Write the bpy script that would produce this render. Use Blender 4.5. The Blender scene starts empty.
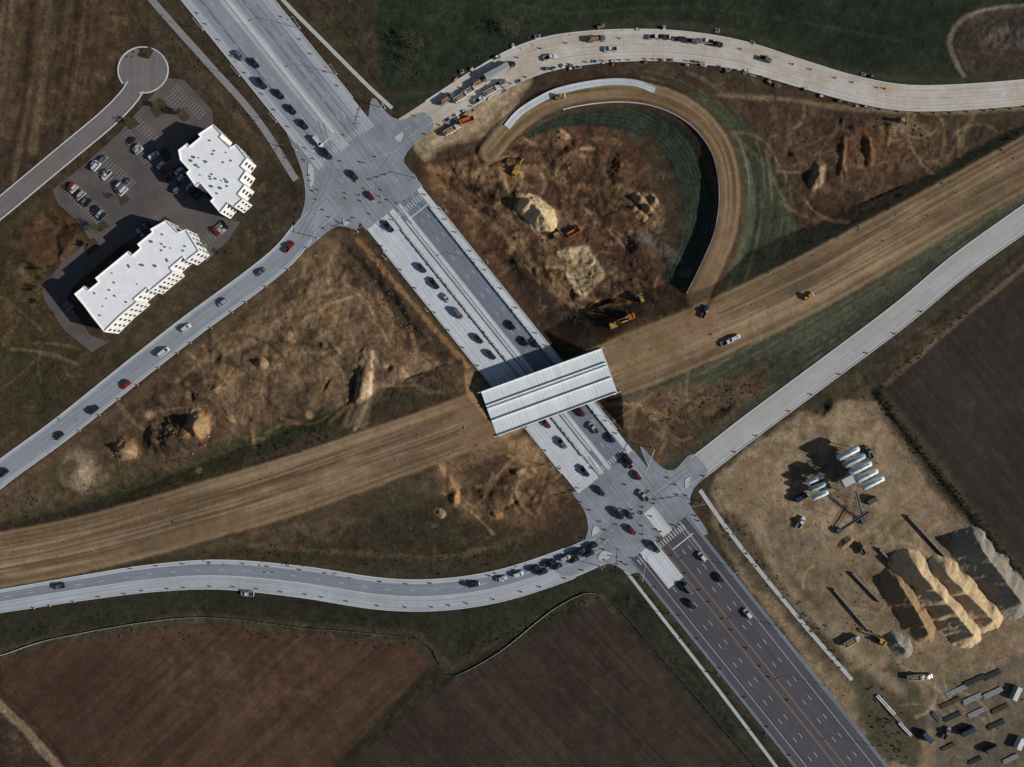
import bpy, math, random
import numpy as np
from mathutils import Vector, Matrix
random.seed(7); rng=np.random.RandomState(11)
S=0.5; H=341.3
scene=bpy.context.scene
def W(px,py,z=0.0):
    k=(H-z)/H
    return ((px-512)*S*k,(383.5-py)*S*k)
def lin(c):
    c=np.array(c,float)/255.0
    return np.where(c<=0.04045,c/12.92,((c+0.055)/1.055)**2.4)
CAL=0.84
def A(r,g,b):
    return np.clip(lin((r,g,b))/CAL,0,0.85)
# ------------------------------------------------------------------ noise
TAB=rng.rand(512,512)
def vnoise(x,y,seed=0):
    x=x+seed*37.13; y=y+seed*91.7
    xi=np.floor(x).astype(np.int64); yi=np.floor(y).astype(np.int64)
    fx=x-xi; fy=y-yi
    fx=fx*fx*(3-2*fx); fy=fy*fy*(3-2*fy)
    x0=xi%512; x1=(xi+1)%512; y0=yi%512; y1=(yi+1)%512
    return ((TAB[y0,x0]*(1-fx)+TAB[y0,x1]*fx)*(1-fy)+(TAB[y1,x0]*(1-fx)+TAB[y1,x1]*fx)*fy)*2-1
def fbm(x,y,o=4,seed=0):
    s=0;a=1;t=0
    for i in range(o):
        c,sn=math.cos(i*1.1),math.sin(i*1.1)
        s=s+a*vnoise((x*c-y*sn)*2**i,(x*sn+y*c)*2**i,seed+i*3); t+=a; a*=0.55
    return s/t*1.5
def sstep(a,b,x):
    t=np.clip((x-a)/(b-a),0,1); return t*t*(3-2*t)
def catmull(pts,step=8,closed=False):
    P=[np.array(p,float) for p in pts]; n=len(P); out=[]
    rngn=n if closed else n-1
    for i in range(rngn):
        if closed: a,b,c,d=P[(i-1)%n],P[i],P[(i+1)%n],P[(i+2)%n]
        else:
            b,c=P[i],P[i+1]; a=P[i-1] if i>0 else 2*b-c; d=P[i+2] if i+2<n else 2*c-b
        k=max(1,int(np.linalg.norm(c[:2]-b[:2])/step))
        for j in range(k):
            t=j/k
            out.append(0.5*((2*b)+(-a+c)*t+(2*a-5*b+4*c-d)*t*t+(-a+3*b-3*c+d)*t**3))
    if not closed: out.append(P[-1])
    return np.array(out)
def pdist(X,Y,pts):
    pts=np.asarray(pts,float)
    best=np.full(X.shape,1e12); sp=np.zeros(X.shape); side=np.zeros(X.shape); acc=0
    for i in range(len(pts)-1):
        ax,ay=pts[i][:2]; bx,by=pts[i+1][:2]; dx,dy=bx-ax,by-ay; L2=dx*dx+dy*dy+1e-9; L=math.sqrt(L2)
        t=np.clip(((X-ax)*dx+(Y-ay)*dy)/L2,0,1)
        ex=X-ax-t*dx; ey=Y-ay-t*dy; d=ex*ex+ey*ey
        m=d<best
        best=np.where(m,d,best); sp=np.where(m,acc+t*L,sp); side=np.where(m,np.sign(dx*ey-dy*ex),side)
        acc+=L
    return np.sqrt(best),sp,side,acc
def polysdf(X,Y,pts):
    n=len(pts); ins=np.zeros(X.shape,bool); best=np.full(X.shape,1e12)
    for i in range(n):
        ax,ay=pts[i][:2]; bx,by=pts[(i+1)%n][:2]
        dx,dy=bx-ax,by-ay
        t=np.clip(((X-ax)*dx+(Y-ay)*dy)/(dx*dx+dy*dy+1e-9),0,1)
        ex=X-ax-t*dx; ey=Y-ay-t*dy; best=np.minimum(best,ex*ex+ey*ey)
        if by!=ay:
            c=((ay>Y)!=(by>Y))&(X<(bx-ax)*(Y-ay)/(by-ay)+ax); ins^=c
    d=np.sqrt(best); return np.where(ins,-d,d)
# ------------------------------------------------------------------ layout (ground plan, 0.5 m units)
SWR=catmull([(-60,524),(0,474),(60,430),(130,374),(190,327),(250,283),(285,254),(308,226),(330,206)])
NER=catmull([(404,130),(440,108),(480,84),(520,63),(560,51),(620,45),(680,46),(740,55),(800,73),(860,90),(920,98),(1024,92),(1100,80)])
LOOP=catmull([(490,152),(508,131),(535,110),(570,97),(620,92),(662,99),(697,119),(720,150),(728,190),(724,232),(710,268),(694,300)])
MAIN=catmull([(1150,95),(1024,163),(900,232),(800,287),(700,334),(609,370),(549,392),(489,414),(400,447),(300,482),(200,512),(100,540),(0,560),(-120,580)])
SER=catmull([(672,486),(705,462),(750,427),(820,375),(900,315),(960,265),(1024,219),(1100,165)])
SLR=catmull([(600,548),(560,565),(500,584),(440,593),(380,592),(300,580),(220,573),(150,577),(80,587),(0,600),(-80,612)])
FRT=catmull([(-40,240),(0,208),(60,158),(108,118),(130,95),(140,78)])
art_n=np.array([1,-0.8])/1.2806
def AP(y,t): 
    return (228+0.8*y+art_n[0]*t, y+art_n[1]*t)
ART=np.array([AP(y,0) for y in (-120,0,200,400,600,800,900)])
# ------------------------------------------------------------------ grid
dm=1.1
core_x=np.arange(-72,1096,dm); core_y=np.arange(-72,840,dm)
ext=[]; v=6.0; a=0
while a<8000: a+=v; v*=1.28; ext.append(a)
ext=np.array(ext)
gx=np.concatenate([core_x[0]-ext[::-1],core_x,core_x[-1]+ext])
gy=np.concatenate([core_y[0]-ext[::-1],core_y,core_y[-1]+ext])
X,Y=np.meshgrid(gx,gy); NY,NX=X.shape
W1=fbm(X/30,Y/30,4,1); W2=fbm(X/8,Y/8,4,5); W3=fbm(X/90,Y/90,4,9); W0=fbm(X/3.2,Y/3.2,2,14)
COL=np.zeros((NY,NX,3)); COL[:]=A(56,48,36)
GR=np.zeros((NY,NX)); AMP=np.ones((NY,NX))
def sl(pts,m=30):
    p=np.asarray([q[:2] for q in pts],float)
    i0=np.searchsorted(gx,p[:,0].min()-m); i1=np.searchsorted(gx,p[:,0].max()+m)
    j0=np.searchsorted(gy,p[:,1].min()-m); j1=np.searchsorted(gy,p[:,1].max()+m)
    return (slice(j0,j1),slice(i0,i1))
ALL=(slice(None),slice(None))
def blend(s,a,c,g=None):
    COL[s]=COL[s]*(1-a[...,None])+np.asarray(c)*a[...,None]
    if g is not None: GR[s]=GR[s]*(1-a)+g*a
def poly(pts,c,soft=3,warp=3,alpha=1,g=0.0,patch=0,smooth=False,pw=None):
    if smooth: pts=catmull(pts,10,True)
    s=sl(pts,30+soft+warp); 
    if X[s].size==0: return
    d=polysdf(X[s],Y[s],pts)+warp*(W1[s]*0.9+W2[s]*0.6)
    a=(1-sstep(-soft,soft,d))*alpha
    if patch: a=a*sstep(-patch,0.5,(W2[s]+W1[s]*0.7))
    blend(s,a,A(*c),g)
def line(pts,w,c,soft=1.5,warp=0.5,alpha=1,g=0.0,patch=0,sm=True):
    if sm and len(pts)>2: pts=catmull(pts,8)
    s=sl(pts,20+w+soft)
    if X[s].size==0: return
    d=pdist(X[s],Y[s],pts)[0]+warp*(W2[s]+0.5*W1[s])
    a=(1-sstep(w/2-soft/2,w/2+soft,d))*alpha
    if patch: a=a*sstep(-patch,0.6,W2[s]+W1[s]*0.6)
    blend(s,a,A(*c),g)
def blob(cx,cy,rx,ry,ang,c,alpha=1,soft=0.35,warp=0.35,g=0.0):
    m=max(rx,ry)*1.8
    s=sl([(cx-m,cy-m),(cx+m,cy+m)],0)
    ca,sa=math.cos(math.radians(ang)),math.sin(math.radians(ang))
    dx=X[s]-cx; dy=Y[s]-cy; u=(dx*ca+dy*sa)/rx; v=(-dx*sa+dy*ca)/ry
    d=np.sqrt(u*u+v*v)+warp*(W2[s]*.6+W1[s]*.4)
    blend(s,(1-sstep(1-soft,1+soft,d))*alpha,A(*c),g)
# --- base regions
poly([(-3000,-3000),(150,-3000),(150,0),(300,180),(310,215),(250,270),(0,460),(-3000,2200)],(60,48,36))
poly([(283,-3000),(4000,-3000),(4000,-200),(1024,88),(860,84),(740,44),(620,32),(540,44),(440,96),(395,112),(380,95)],(36,43,31),g=1)
poly([(300,-3000),(620,-3000),(640,-20),(560,20),(470,40),(400,60),(330,20)],(43,48,33),8,8,.7,g=1,patch=.6)
poly([(760,0),(1000,0),(960,60),(860,70)],(31,38,28),12,10,.8,g=1)
line([(470,-10),(560,12),(700,8),(900,40)],2,(54,56,42),2,2,.5,g=1); line([(300,-5),(350,40),(420,80)],2,(58,58,42),2,2,.5,g=1)
line([(960,-10),(952,40),(980,78)],3,(50,50,38),2,1,.5,g=1)
line([(380,95),(440,90),(500,58),(560,36),(640,24),(740,34),(860,74),(1024,82)],5,(60,54,42),4,3,.6)
# NW dirt
poly([(-200,-60),(140,-40),(150,10),(95,100),(-100,190)],(68,54,40),8,8,.9)
for k in range(14):
    x=2+k*9+random.uniform(-3,3)
    line([(x+8,-60),(x,30),(x-9+random.uniform(-3,3),100),(x-25,180)],random.uniform(1.2,4),random.choice([(98,81,62),(84,67,50),(45,36,28)]),2,1.5,random.uniform(.3,.75))
line([(52,-60),(44,50),(32,150)],7,(104,87,66),4,2,.6)
poly([(0,220),(60,195),(92,232),(80,262),(45,285),(48,315),(75,345),(95,350),(60,390),(0,430),(-300,600),(-300,300)],(56,47,31),5,4,.95,g=.6)
poly([(0,240),(45,225),(60,260),(40,330),(0,350)],(76,59,39),8,10,.7,g=.3,patch=.3)
poly([(50,205),(85,232),(85,258),(60,270),(30,262),(22,230)],(80,59,39),4,5,.8)
poly([(0,350),(50,345),(70,380),(20,410),(0,420)],(45,44,31),6,6,.7,g=.8,patch=.6)
poly([(90,350),(205,262),(245,218),(262,150),(298,180),(302,215),(262,262),(120,365),(0,452),(0,425)],(55,48,35),3,3,.95,g=.5)
poly([(130,-20),(160,20),(290,170),(300,185),(275,160),(215,100),(165,60)],(70,60,46),3,3,.8)
poly([(240,140),(285,170),(300,210),(250,255),(235,225)],(49,43,33),4,4,.8,g=.4)
# West middle
poly([(-300,690),(0,490),(130,395),(250,300),(320,235),(350,222),(480,375),(478,392),(330,440),(170,488),(0,525),(-300,590)],(84,68,51),3,3)
poly([(300,262),(350,240),(390,290),(330,400),(250,420),(200,380)],(102,83,61),14,14,.75,patch=.7)
poly([(180,345),(260,300),(330,330),(320,390),(240,410),(150,400)],(98,79,57),12,12,.7,patch=.6)
poly([(100,400),(180,360),(260,420),(200,455),(120,440)],(68,54,41),10,10,.7,patch=.6)
poly([(0,495),(100,430),(190,455),(160,485),(0,520)],(72,61,44),8,6,.8,g=.4)
poly([(-60,530),(60,505),(170,470),(260,430),(330,405),(350,415),(300,440),(170,487),(0,525)],(56,56,37),5,5,.9,g=1)
poly([(345,405),(470,372),(478,390),(360,425),(330,432)],(61,58,40),4,5,.85,g=.8,patch=.6)
poly([(345,222),(385,262),(440,330),(478,372),(440,362),(400,335),(350,270),(330,235)],(57,45,34),4,5,.8)
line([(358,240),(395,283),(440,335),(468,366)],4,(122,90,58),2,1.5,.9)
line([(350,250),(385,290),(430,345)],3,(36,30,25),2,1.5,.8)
line([(210,372),(280,320),(315,290),(310,262),(290,252)],5,(122,101,76),4,2,.6)
line([(340,235),(330,280),(350,330),(356,350)],4,(116,94,68),4,3,.5)
line([(130,410),(200,372),(270,345),(330,350),(352,372)],4,(54,44,35),3,2,.6)
line([(380,300),(400,350),(450,372)],5,(112,90,65),4,3,.6)
poly([(190,330),(245,300),(275,300),(210,350),(150,390)],(49,41,32),5,5,.6,patch=.5)
poly([(400,330),(470,368),(470,390),(420,400),(385,370)],(118,94,68),7,7,.6,patch=.7)
blob(80,470,18,20,0,(134,120,98),.85); blob(70,468,8,12,20,(70,58,43),.7)
blob(96,480,16,6,-20,(112,96,75),.7)
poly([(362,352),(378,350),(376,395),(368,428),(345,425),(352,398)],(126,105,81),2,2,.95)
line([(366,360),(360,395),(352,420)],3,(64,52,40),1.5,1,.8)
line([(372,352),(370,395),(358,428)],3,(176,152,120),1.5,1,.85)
blob(175,436,32,17,-8,(56,44,35),1); blob(200,424,11,14,10,(156,118,78),.9)
blob(126,450,15,11,0,(118,92,60),.9); blob(232,380,10,6,0,(120,94,64),.6); blob(216,392,22,8,-20,(104,85,61),.6)
for cx,cy in [(262,365),(218,388),(232,418),(292,338),(265,395),(310,415),(225,352),(150,415),(200,470)]:
    blob(cx,cy,random.uniform(3,7),random.uniform(2,5),random.uniform(0,90),(144,120,88),.75)
# inside loop & surroundings
poly([(404,175),(440,112),(490,90),(560,55),(690,50),(800,80),(880,100),(1024,100),(1200,80),(1200,60),(1024,135),(800,265),(600,350),(555,345),(415,190)],(59,48,36),3,3)
poly([(425,160),(500,136),(560,122),(620,130),(652,170),(662,215),(648,245),(685,290),(640,330),(572,345),(520,300),(470,240),(420,188)],(76,55,39),6,6)
poly([(430,165),(480,150),(520,180),(500,230),(470,240),(425,190)],(104,77,53),6,6,.85,patch=.5)
poly([(505,255),(560,250),(560,300),(600,310),(650,290),(670,300),(620,335),(572,345),(530,310)],(45,35,28),8,6,.9)
poly([(590,240),(640,235),(670,270),(640,300),(600,300)],(59,44,33),6,6,.8)
poly([(545,138),(620,135),(645,180),(620,200),(570,190),(540,170)],(94,69,48),8,8,.8,patch=.5)
for (x0,y0,x1,y1) in [(560,150,600,215),(590,130,605,200),(520,160,560,200),(600,215,660,205),(540,240,610,300),(450,160,520,150),(455,185,505,205)]:
    line([(x0,y0),((x0+x1)/2+random.uniform(-12,12),(y0+y1)/2+random.uniform(-8,8)),(x1,y1)],4,(41,32,26),3,2,.7)
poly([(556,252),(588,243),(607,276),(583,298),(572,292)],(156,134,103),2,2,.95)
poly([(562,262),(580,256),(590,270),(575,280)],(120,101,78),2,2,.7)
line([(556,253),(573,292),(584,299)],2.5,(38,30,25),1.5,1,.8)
line([(525,215),(548,245),(560,290),(590,312)],7,(122,94,65),3,3,.7)
line([(500,205),(520,235),(530,262),(560,300)],5,(116,90,64),3,3,.6)
line([(430,168),(470,176),(520,168),(560,180)],6,(128,100,70),3,2,.6); line([(440,185),(480,215),(520,250)],4,(124,96,68),3,2,.6)
blob(538,214,20,14,40,(176,150,118),.9); blob(522,204,9,10,30,(140,112,82),.8)
for cx,cy in [(640,200),(648,210),(634,208),(646,197),(655,204)]: blob(cx,cy,5,3.5,random.uniform(0,90),(134,110,80),.8)
RING=catmull([(528,134),(560,118),(605,112),(645,122),(675,145),(690,175),(697,210),(692,245),(678,275)],6)
s=sl(RING,40); d,sp,sd,L=pdist(X[s],Y[s],RING)
hw=5.5+9.5*sstep(0,.35,sp/L)
a=1-sstep(hw-2,hw+2,d+W2[s]*1.5); blend(s,a,A(33,42,33),1.0)
for off in range(-18,19,4):
    a=(1-sstep(.6,1.8,np.abs(d*sd-off+W2[s]*.6)))*.45*(1-sstep(hw-3,hw,d)); blend(s,a,A(56,62,50),1.0)
poly([(640,120),(662,150),(670,190),(668,225),(648,240),(662,215),(655,175)],(54,46,34),4,4,.8,g=.5)
line([(640,235),(665,250),(685,272)],12,(84,84,80),2,1,.55,patch=.8)
# outer green of loop
poly([(655,82),(700,88),(752,122),(790,175),(800,230),(770,270),(712,300),(735,250),(742,190),(730,145),(700,108)],(57,61,46),4,4,.95,g=1)
s=sl([(640,70),(820,310)],0); d,sp,sd,L=pdist(X[s],Y[s],LOOP)
st=vnoise(d/3.2,sp/60,3)*.6+vnoise(d/1.6,sp/40,8)*.4
m=(sd<0)*sstep(12,16,d)*(1-sstep(60,80,d))*(sp>L*.35)
blend(s,m*sstep(0,.6,st)*.5,A(106,106,86),.8)
blend(s,m*sstep(0,.6,-st)*.4,A(35,44,34),1)
poly([(690,84),(800,84),(900,110),(1024,106),(1024,128),(900,196),(835,236),(800,235),(780,170),(745,118)],(65,50,38),6,6,.95)
poly([(800,100),(900,112),(1000,116),(960,140),(880,150),(810,140)],(74,60,44),8,8,.7,g=.2,patch=.5)
poly([(940,104),(1024,104),(1024,122),(960,150)],(48,48,34),6,5,.7,g=.8,patch=.7)
poly([(850,130),(900,128),(915,170),(870,180),(845,160)],(86,62,42),6,6,.7)
poly([(800,180),(840,200),(860,210),(835,230),(800,235)],(43,38,30),5,5,.7,patch=.5)
poly([(790,235),(835,226),(1024,122),(1024,134),(800,266),(740,290),(720,300),(760,275)],(44,48,35),4,3,.9,g=1)
blob(817,176,8,17,10,(128,108,84),.9); blob(842,160,4,22,5,(96,68,46),.8); blob(868,150,4,18,-10,(104,68,46),.7)
blob(900,125,20,8,0,(116,98,74),.5)
line([(720,95),(790,100),(850,108),(940,112),(1024,108)],3,(126,110,86),3,1.5,.6)
line([(700,112),(760,160),(790,210)],2.5,(96,83,60),2,1,.5)
# top right oval
poly([(1060,0),(990,8),(962,18),(952,42),(968,72),(1024,82),(1100,80)],(55,46,38),3,3,.95)
line([(1060,4),(995,8),(962,20),(950,44),(964,76)],3.5,(108,96,80),2,1,.8)
blob(1000,30,25,12,-10,(41,40,35),.8); blob(1010,38,18,12,0,(88,81,71),.5)
# east: between main and SE ramp
poly([(1200,100),(1024,192),(850,286),(700,366),(612,392),(640,455),(665,475),(700,452),(750,418),(820,365),(900,305),(1024,205),(1200,80)],(55,56,43),3,3,g=1)
poly([(700,372),(800,320),(900,268),(1024,200),(1024,212),(900,300),(760,400),(700,400)],(45,49,38),5,4,.7,g=1,patch=.8)
for k in range(16):
    o=k*2.6; line([(690+o,378+o*.9),(850+o*.4,290+o*.9),(1024,196+o*.35)],1.4,random.choice([(98,96,80),(84,84,66),(35,40,31)]),1.5,1,random.uniform(.2,.5),g=.8,patch=.7)
poly([(612,400),(680,385),(760,375),(770,390),(700,440),(660,468),(635,445)],(77,62,46),5,5,.9)
poly([(640,425),(690,418),(730,400),(720,425),(670,460)],(45,41,30),5,5,.7,g=.5,patch=.6)
for k in range(5): line([(700+k*10,395-k*2),(740+k*12,365-k*4)],3,(41,35,28),3,2,.5)
# east beyond ramp
poly([(1200,90),(1024,240),(960,288),(880,350),(800,405),(730,470),(705,500),(720,520),(900,500),(1024,420),(1500,100)],(59,51,39),3,3,.98)
line([(874,392),(920,455),(1030,592)],4,(28,28,22),3,1.5,.85,g=1)
# SE yard
poly([(715,476),(745,450),(800,412),(850,398),(876,402),(930,480),(1030,600),(1300,1000),(900,900),(868,760),(800,655),(740,575),(712,520)],(118,101,79),4,4)
poly([(760,440),(840,402),(880,420),(900,480),(870,540),(800,560),(750,500)],(136,117,93),14,10,.7,patch=.8)
poly([(712,500),(760,540),(815,600),(850,665),(830,668),(770,600),(722,540)],(65,57,44),5,4,.85,g=.3)
poly([(740,480),(770,530),(800,570),(830,620),(850,600),(800,520),(760,470)],(90,76,58),8,6,.6,patch=.5)
poly([(840,670),(900,660),(930,700),(920,767),(880,767)],(59,56,43),6,6,.85,g=.6)
poly([(930,690),(1024,650),(1100,700),(1100,850),(930,800)],(81,75,64),8,6,.8)
poly([(870,560),(940,540),(1030,610),(1010,650),(930,660),(870,620)],(110,95,74),8,6,.7)
for k in range(22):
    x=random.uniform(760,960); y=random.uniform(450,690); a=random.uniform(0,6.28); l=random.uniform(25,60)
    if x>870 and y<560: x-=70
    line([(x,y),(x+l*math.cos(a)*.5+random.uniform(-9,9),y+l*math.sin(a)*.5),(x+l*math.cos(a),y+l*math.sin(a))],random.uniform(2,7),random.choice([(156,136,109),(88,74,58),(144,124,98),(94,79,61)]),4,2,.5)
line([(910,518),(945,560)],2.5,(60,50,39),1,.3,.9,sm=False)
line([(795,460),(760,520),(790,590),(850,650),(900,690)],9,(144,126,101),6,3,.5)
blob(812,545,14,10,0,(90,85,76),.5); blob(870,520,20,10,30,(96,87,73),.5); blob(835,478,34,20,27,(94,84,70),.5)
def tracks(region,n,cols,al=.5,ln=(20,70),w=(1.2,3)):
    p=np.array(region); 
    for k in range(n):
        for _ in range(20):
            x=random.uniform(p[:,0].min(),p[:,0].max()); y=random.uniform(p[:,1].min(),p[:,1].max())
            if polysdf(np.array([[x]]),np.array([[y]]),region)[0,0]<-4: break
        a=random.uniform(0,6.28); l=random.uniform(*ln); b=random.uniform(-.5,.5)
        q=[(x+l*t*math.cos(a+b*t*2),y+l*t*math.sin(a+b*t*2)) for t in (-.5,-.25,0,.25,.5)]
        line(q,random.uniform(*w),random.choice(cols),1.5,1.2,random.uniform(.4,1)*al)
dc=[(130,106,78),(112,88,62),(45,35,28),(55,43,34),(144,117,82)]
tracks([(735,480),(850,405),(930,510),(1000,620),(1000,740),(900,700),(780,570)],80,[(154,134,106),(86,71,55),(164,144,116),(96,81,63)],.5,(25,80))
poly([(1060,225),(884,388),(1040,590),(2500,2000),(3000,-800)],(46,39,35),2,1.5,.98)
line([(1060,238),(960,320),(886,384)],4,(106,88,66),2,1,.8)
line([(1060,216),(950,310),(880,362)],4,(36,34,27),3,1,.6,g=1)
line([(878,392),(922,455),(1034,592)],4,(28,28,23),3,1.5,.85,g=1)
line([(868,398),(907,450),(1012,590)],3,(86,74,56),2,1.5,.7)
poly([(840,360),(884,340),(890,375),(850,395)],(49,45,34),4,3,.8,g=.5)
blob(820,405,14,14,0,(41,40,29),.85,g=.6)
# south strip
poly([(-300,620),(0,590),(100,578),(300,512),(490,448),(500,446),(532,432),(584,504),(560,545),(500,568),(440,578),(380,576),(220,560),(80,572),(0,585)],(59,49,36),3,3,.98)
poly([(200,552),(300,520),(420,490),(470,520),(560,545),(500,568),(440,578),(300,565)],(45,45,32),6,6,.8,g=1,patch=.8)
poly([(440,465),(500,446),(535,436),(575,500),(530,525),(470,520),(440,495)],(92,71,50),6,6,.85)
poly([(460,470),(500,455),(520,480),(500,510),(470,500)],(55,43,33),5,5,.7)
poly([(500,440),(530,434),(560,475),(545,480),(520,462)],(120,95,67),4,4,.6)
poly([(240,528),(330,508),(380,520),(330,545),(260,545)],(79,64,48),6,6,.6,patch=.6)
line([(442,460),(452,480),(460,500)],5,(134,102,68),2,2,.85); line([(450,462),(447,495)],2.5,(37,29,23),2,1,.7)
line([(250,545),(340,552),(460,555),(560,520)],3,(86,71,52),3,2,.6)
blob(497,515,6,5,0,(122,90,58),.9); blob(455,500,5,7,0,(130,97,63),.9); blob(440,512,5,4,0,(128,98,68),.9)
blob(520,470,8,5,30,(132,106,74),.7)
# south fields
poly([(-3000,640),(0,610),(150,592),(220,588),(300,594),(440,608),(500,600),(590,568),(625,566),(900,900),(1500,1700),(-3000,3000)],(40,40,30),3,3,g=.9)
poly([(-2000,700),(0,648),(60,634),(190,612),(300,622),(420,632),(452,664),(600,590),(640,630),(560,600),(440,680),(440,662)],(62,56,43),3,2,.8,g=.3)
F1=[(0,662),(60,643),(190,624),(300,634),(410,645),(432,664),(325,775),(200,3000),(-600,3000),(-300,1000),(70,775),(40,735),(0,700)]
F2=[(456,678),(600,600),(752,765),(1400,1500),(700,2500),(240,1500),(334,775)]
F3=[(1060,225),(884,388),(1040,590),(1400,900),(1500,0)]
poly(F1,(66,49,38),2,1); poly(F2,(51,42,36),2,1)
line([(440,672),(336,775)],5,(42,39,29),2,1,.9,sm=False)
poly([(0,700),(34,735),(66,775),(-100,900),(-300,700)],(57,45,37),2,1.5)
line([(-40,660),(0,706),(30,735),(64,775),(120,850)],8,(122,103,81),2,1,.9)
line([(0,690),(30,718),(72,770)],3,(45,37,29),2,1,.7)
line([(620,590),(700,680),(790,790)],9,(42,44,32),3,2,.8,g=1)
poly([(560,575),(625,570),(640,590),(600,592),(520,628),(450,655),(430,635),(500,605)],(45,45,32),4,3,.85,g=.9)
poly([(160,640),(330,648),(310,740),(150,720)],(80,61,46),25,20,.6,patch=.6)
poly([(20,680),(120,650),(160,700),(90,760)],(50,38,31),25,20,.5,patch=.6)
poly([(540,640),(640,640),(700,740),(560,750)],(60,51,43),25,20,.5,patch=.6)
def furrow(pts,ang,amp,freq,seed=0):
    s=sl(pts,5); d=polysdf(X[s],Y[s],pts); m=1-sstep(-2,1,d)
    ca,sa=math.cos(math.radians(ang)),math.sin(math.radians(ang))
    u=X[s]*ca+Y[s]*sa; v=-X[s]*sa+Y[s]*ca
    n=vnoise(v/freq,u/150,seed)+.6*vnoise(v/(freq*.45),u/90,seed+4)+.5*fbm(v/25,u/60,3,seed+9)
    COL[s]=COL[s]*(1+(amp*n*m)[...,None])
def amp_poly(pts,v,soft=4):
    s=sl(pts,10); m=1-sstep(-soft,soft,polysdf(X[s],Y[s],pts)); AMP[s]=AMP[s]*(1-m)+v*m
for F in (F1,F2,F3): amp_poly(F,.5)
amp_poly([(720,480),(850,400),(930,490),(1030,610),(1100,800),(880,760)],.7)
furrow(F1,-43,.2,4,2); furrow(F1,47,.05,9,5); furrow(F2,47,.18,3.4,3)
furrow(F3,51,.17,3.4,6)
furrow([(-200,-60),(140,-40),(150,10),(95,100),(-100,190)],102,.2,4,7)
furrow([(400,-60),(1100,-60),(1100,60),(740,40),(620,28),(540,40),(440,90)],-18,.12,6,8)
tracks([(320,240),(470,370),(330,430),(180,450),(120,420)],90,dc,.6)
tracks([(425,160),(500,136),(620,130),(660,215),(685,290),(572,345),(470,240)],110,dc+[(36,28,22)]*3,.7,(16,55))
tracks([(745,118),(900,110),(1010,120),(835,230),(790,220)],40,dc,.55)
tracks([(440,465),(530,436),(575,500),(470,520)],26,dc,.6)
tracks([(612,400),(700,385),(700,440),(655,460)],18,dc,.5)
tracks([(20,230),(80,235),(60,380),(5,420)],14,dc,.4)
# ------------------------------------------------------------------ main embankment paint + height
d,sp,sd,L=pdist(X,Y,MAIN)
sb=pdist(np.array([[549.]]),np.array([[392.]]),MAIN)[1][0,0]
ds=np.abs(sp-sb)
east=sp<sb
hwid=np.where(east,24+4*sstep(0,90,ds)-3*sstep(250,450,ds),26+3*sstep(30,300,ds)-1*sstep(300,600,ds))
a=1-sstep(hwid-1.5,hwid+2,d+W2*1.2+W1*1.0)
AMP=AMP*(1-a)+.38*a
blend(ALL,a,A(106,87,65),0.0)
sg=d*sd
stk=vnoise(sg/2.4,sp/220,21)*.5+vnoise(sg/6,sp/260,22)*.6+.25*vnoise(sg/1.4,sp/120,23)
blend(ALL,a*sstep(.05,.8,stk)*.7,A(140,119,91),0)
blend(ALL,a*sstep(.05,.8,-stk)*.7,A(74,60,46),0)
patchy=fbm(sp/70,sg/16,4,33)
blend(ALL,a*sstep(.1,.9,patchy)*.55,A(80,66,50),0)
blend(ALL,a*sstep(.2,.9,-patchy)*.45,A(140,121,94),0)
for o_,w_ in ((-12,1.1),(-8.4,1.1),(-3,1),(.6,1),(7,1.2),(10.6,1.2),(15,1)):
    wob=1.6*vnoise(sp/70,sp*0+o_,44)
    m=(1-sstep(.3,w_+.5,np.abs(sg-o_-wob)))*a*sstep(-.5,.4,vnoise(sp/60,sp*0+o_,45)); blend(ALL,m*.5,A(70,57,44),0)
    m=(1-sstep(.3,w_+.5,np.abs(sg-o_-wob-1.8)))*a*sstep(-.5,.4,vnoise(sp/60,sp*0+o_,46)); blend(ALL,m*.4,A(152,131,102),0)
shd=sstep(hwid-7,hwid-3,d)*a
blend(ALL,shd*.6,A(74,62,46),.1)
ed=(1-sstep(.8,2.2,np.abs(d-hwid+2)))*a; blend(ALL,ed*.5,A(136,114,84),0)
HM=8.15-5.8*sstep(60,520,ds)
cross=np.abs((X-228-0.8*Y)/1.2806)
emb=HM*np.clip(1-(d-hwid)*S/(HM*2.2),0,1)
cut=np.clip((cross-40)*S*0.86,0,99)
emb=np.minimum(emb,cut)
d,sp,sd,L=pdist(X,Y,LOOP)
m=(1-sstep(13,17,d+W2*2+W1*2))*(sp>8); blend(ALL,m*.85,A(62,47,35),0)
a=1-sstep(9.5,11,d+W2*.5); AMP=AMP*(1-a)+.4*a
blend(ALL,a,A(106,86,62),0)
stk=vnoise(d*sd/2.2,sp/90,41)
blend(ALL,a*sstep(0,.7,stk)*.6,A(136,114,86),0); blend(ALL,a*sstep(0,.7,-stk)*.6,A(74,59,44),0)
HL=0.8+3.6*sstep(.15,1,sp/L)
emb2=HL*np.clip(1-(d-11)*S/(HL*2.2),0,1)
emb=np.maximum(emb,emb2)
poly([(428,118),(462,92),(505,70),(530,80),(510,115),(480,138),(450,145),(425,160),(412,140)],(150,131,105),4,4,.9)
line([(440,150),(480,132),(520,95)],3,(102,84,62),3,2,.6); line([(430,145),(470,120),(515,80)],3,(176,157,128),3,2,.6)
poly([(600,346),(640,322),(700,306),(730,318),(690,350),(620,385)],(120,97,70),6,5,.6)
poly([(452,376),(480,372),(500,400),(520,432),(498,448),(470,450),(455,420)],(116,92,67),5,3,.6)
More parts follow.
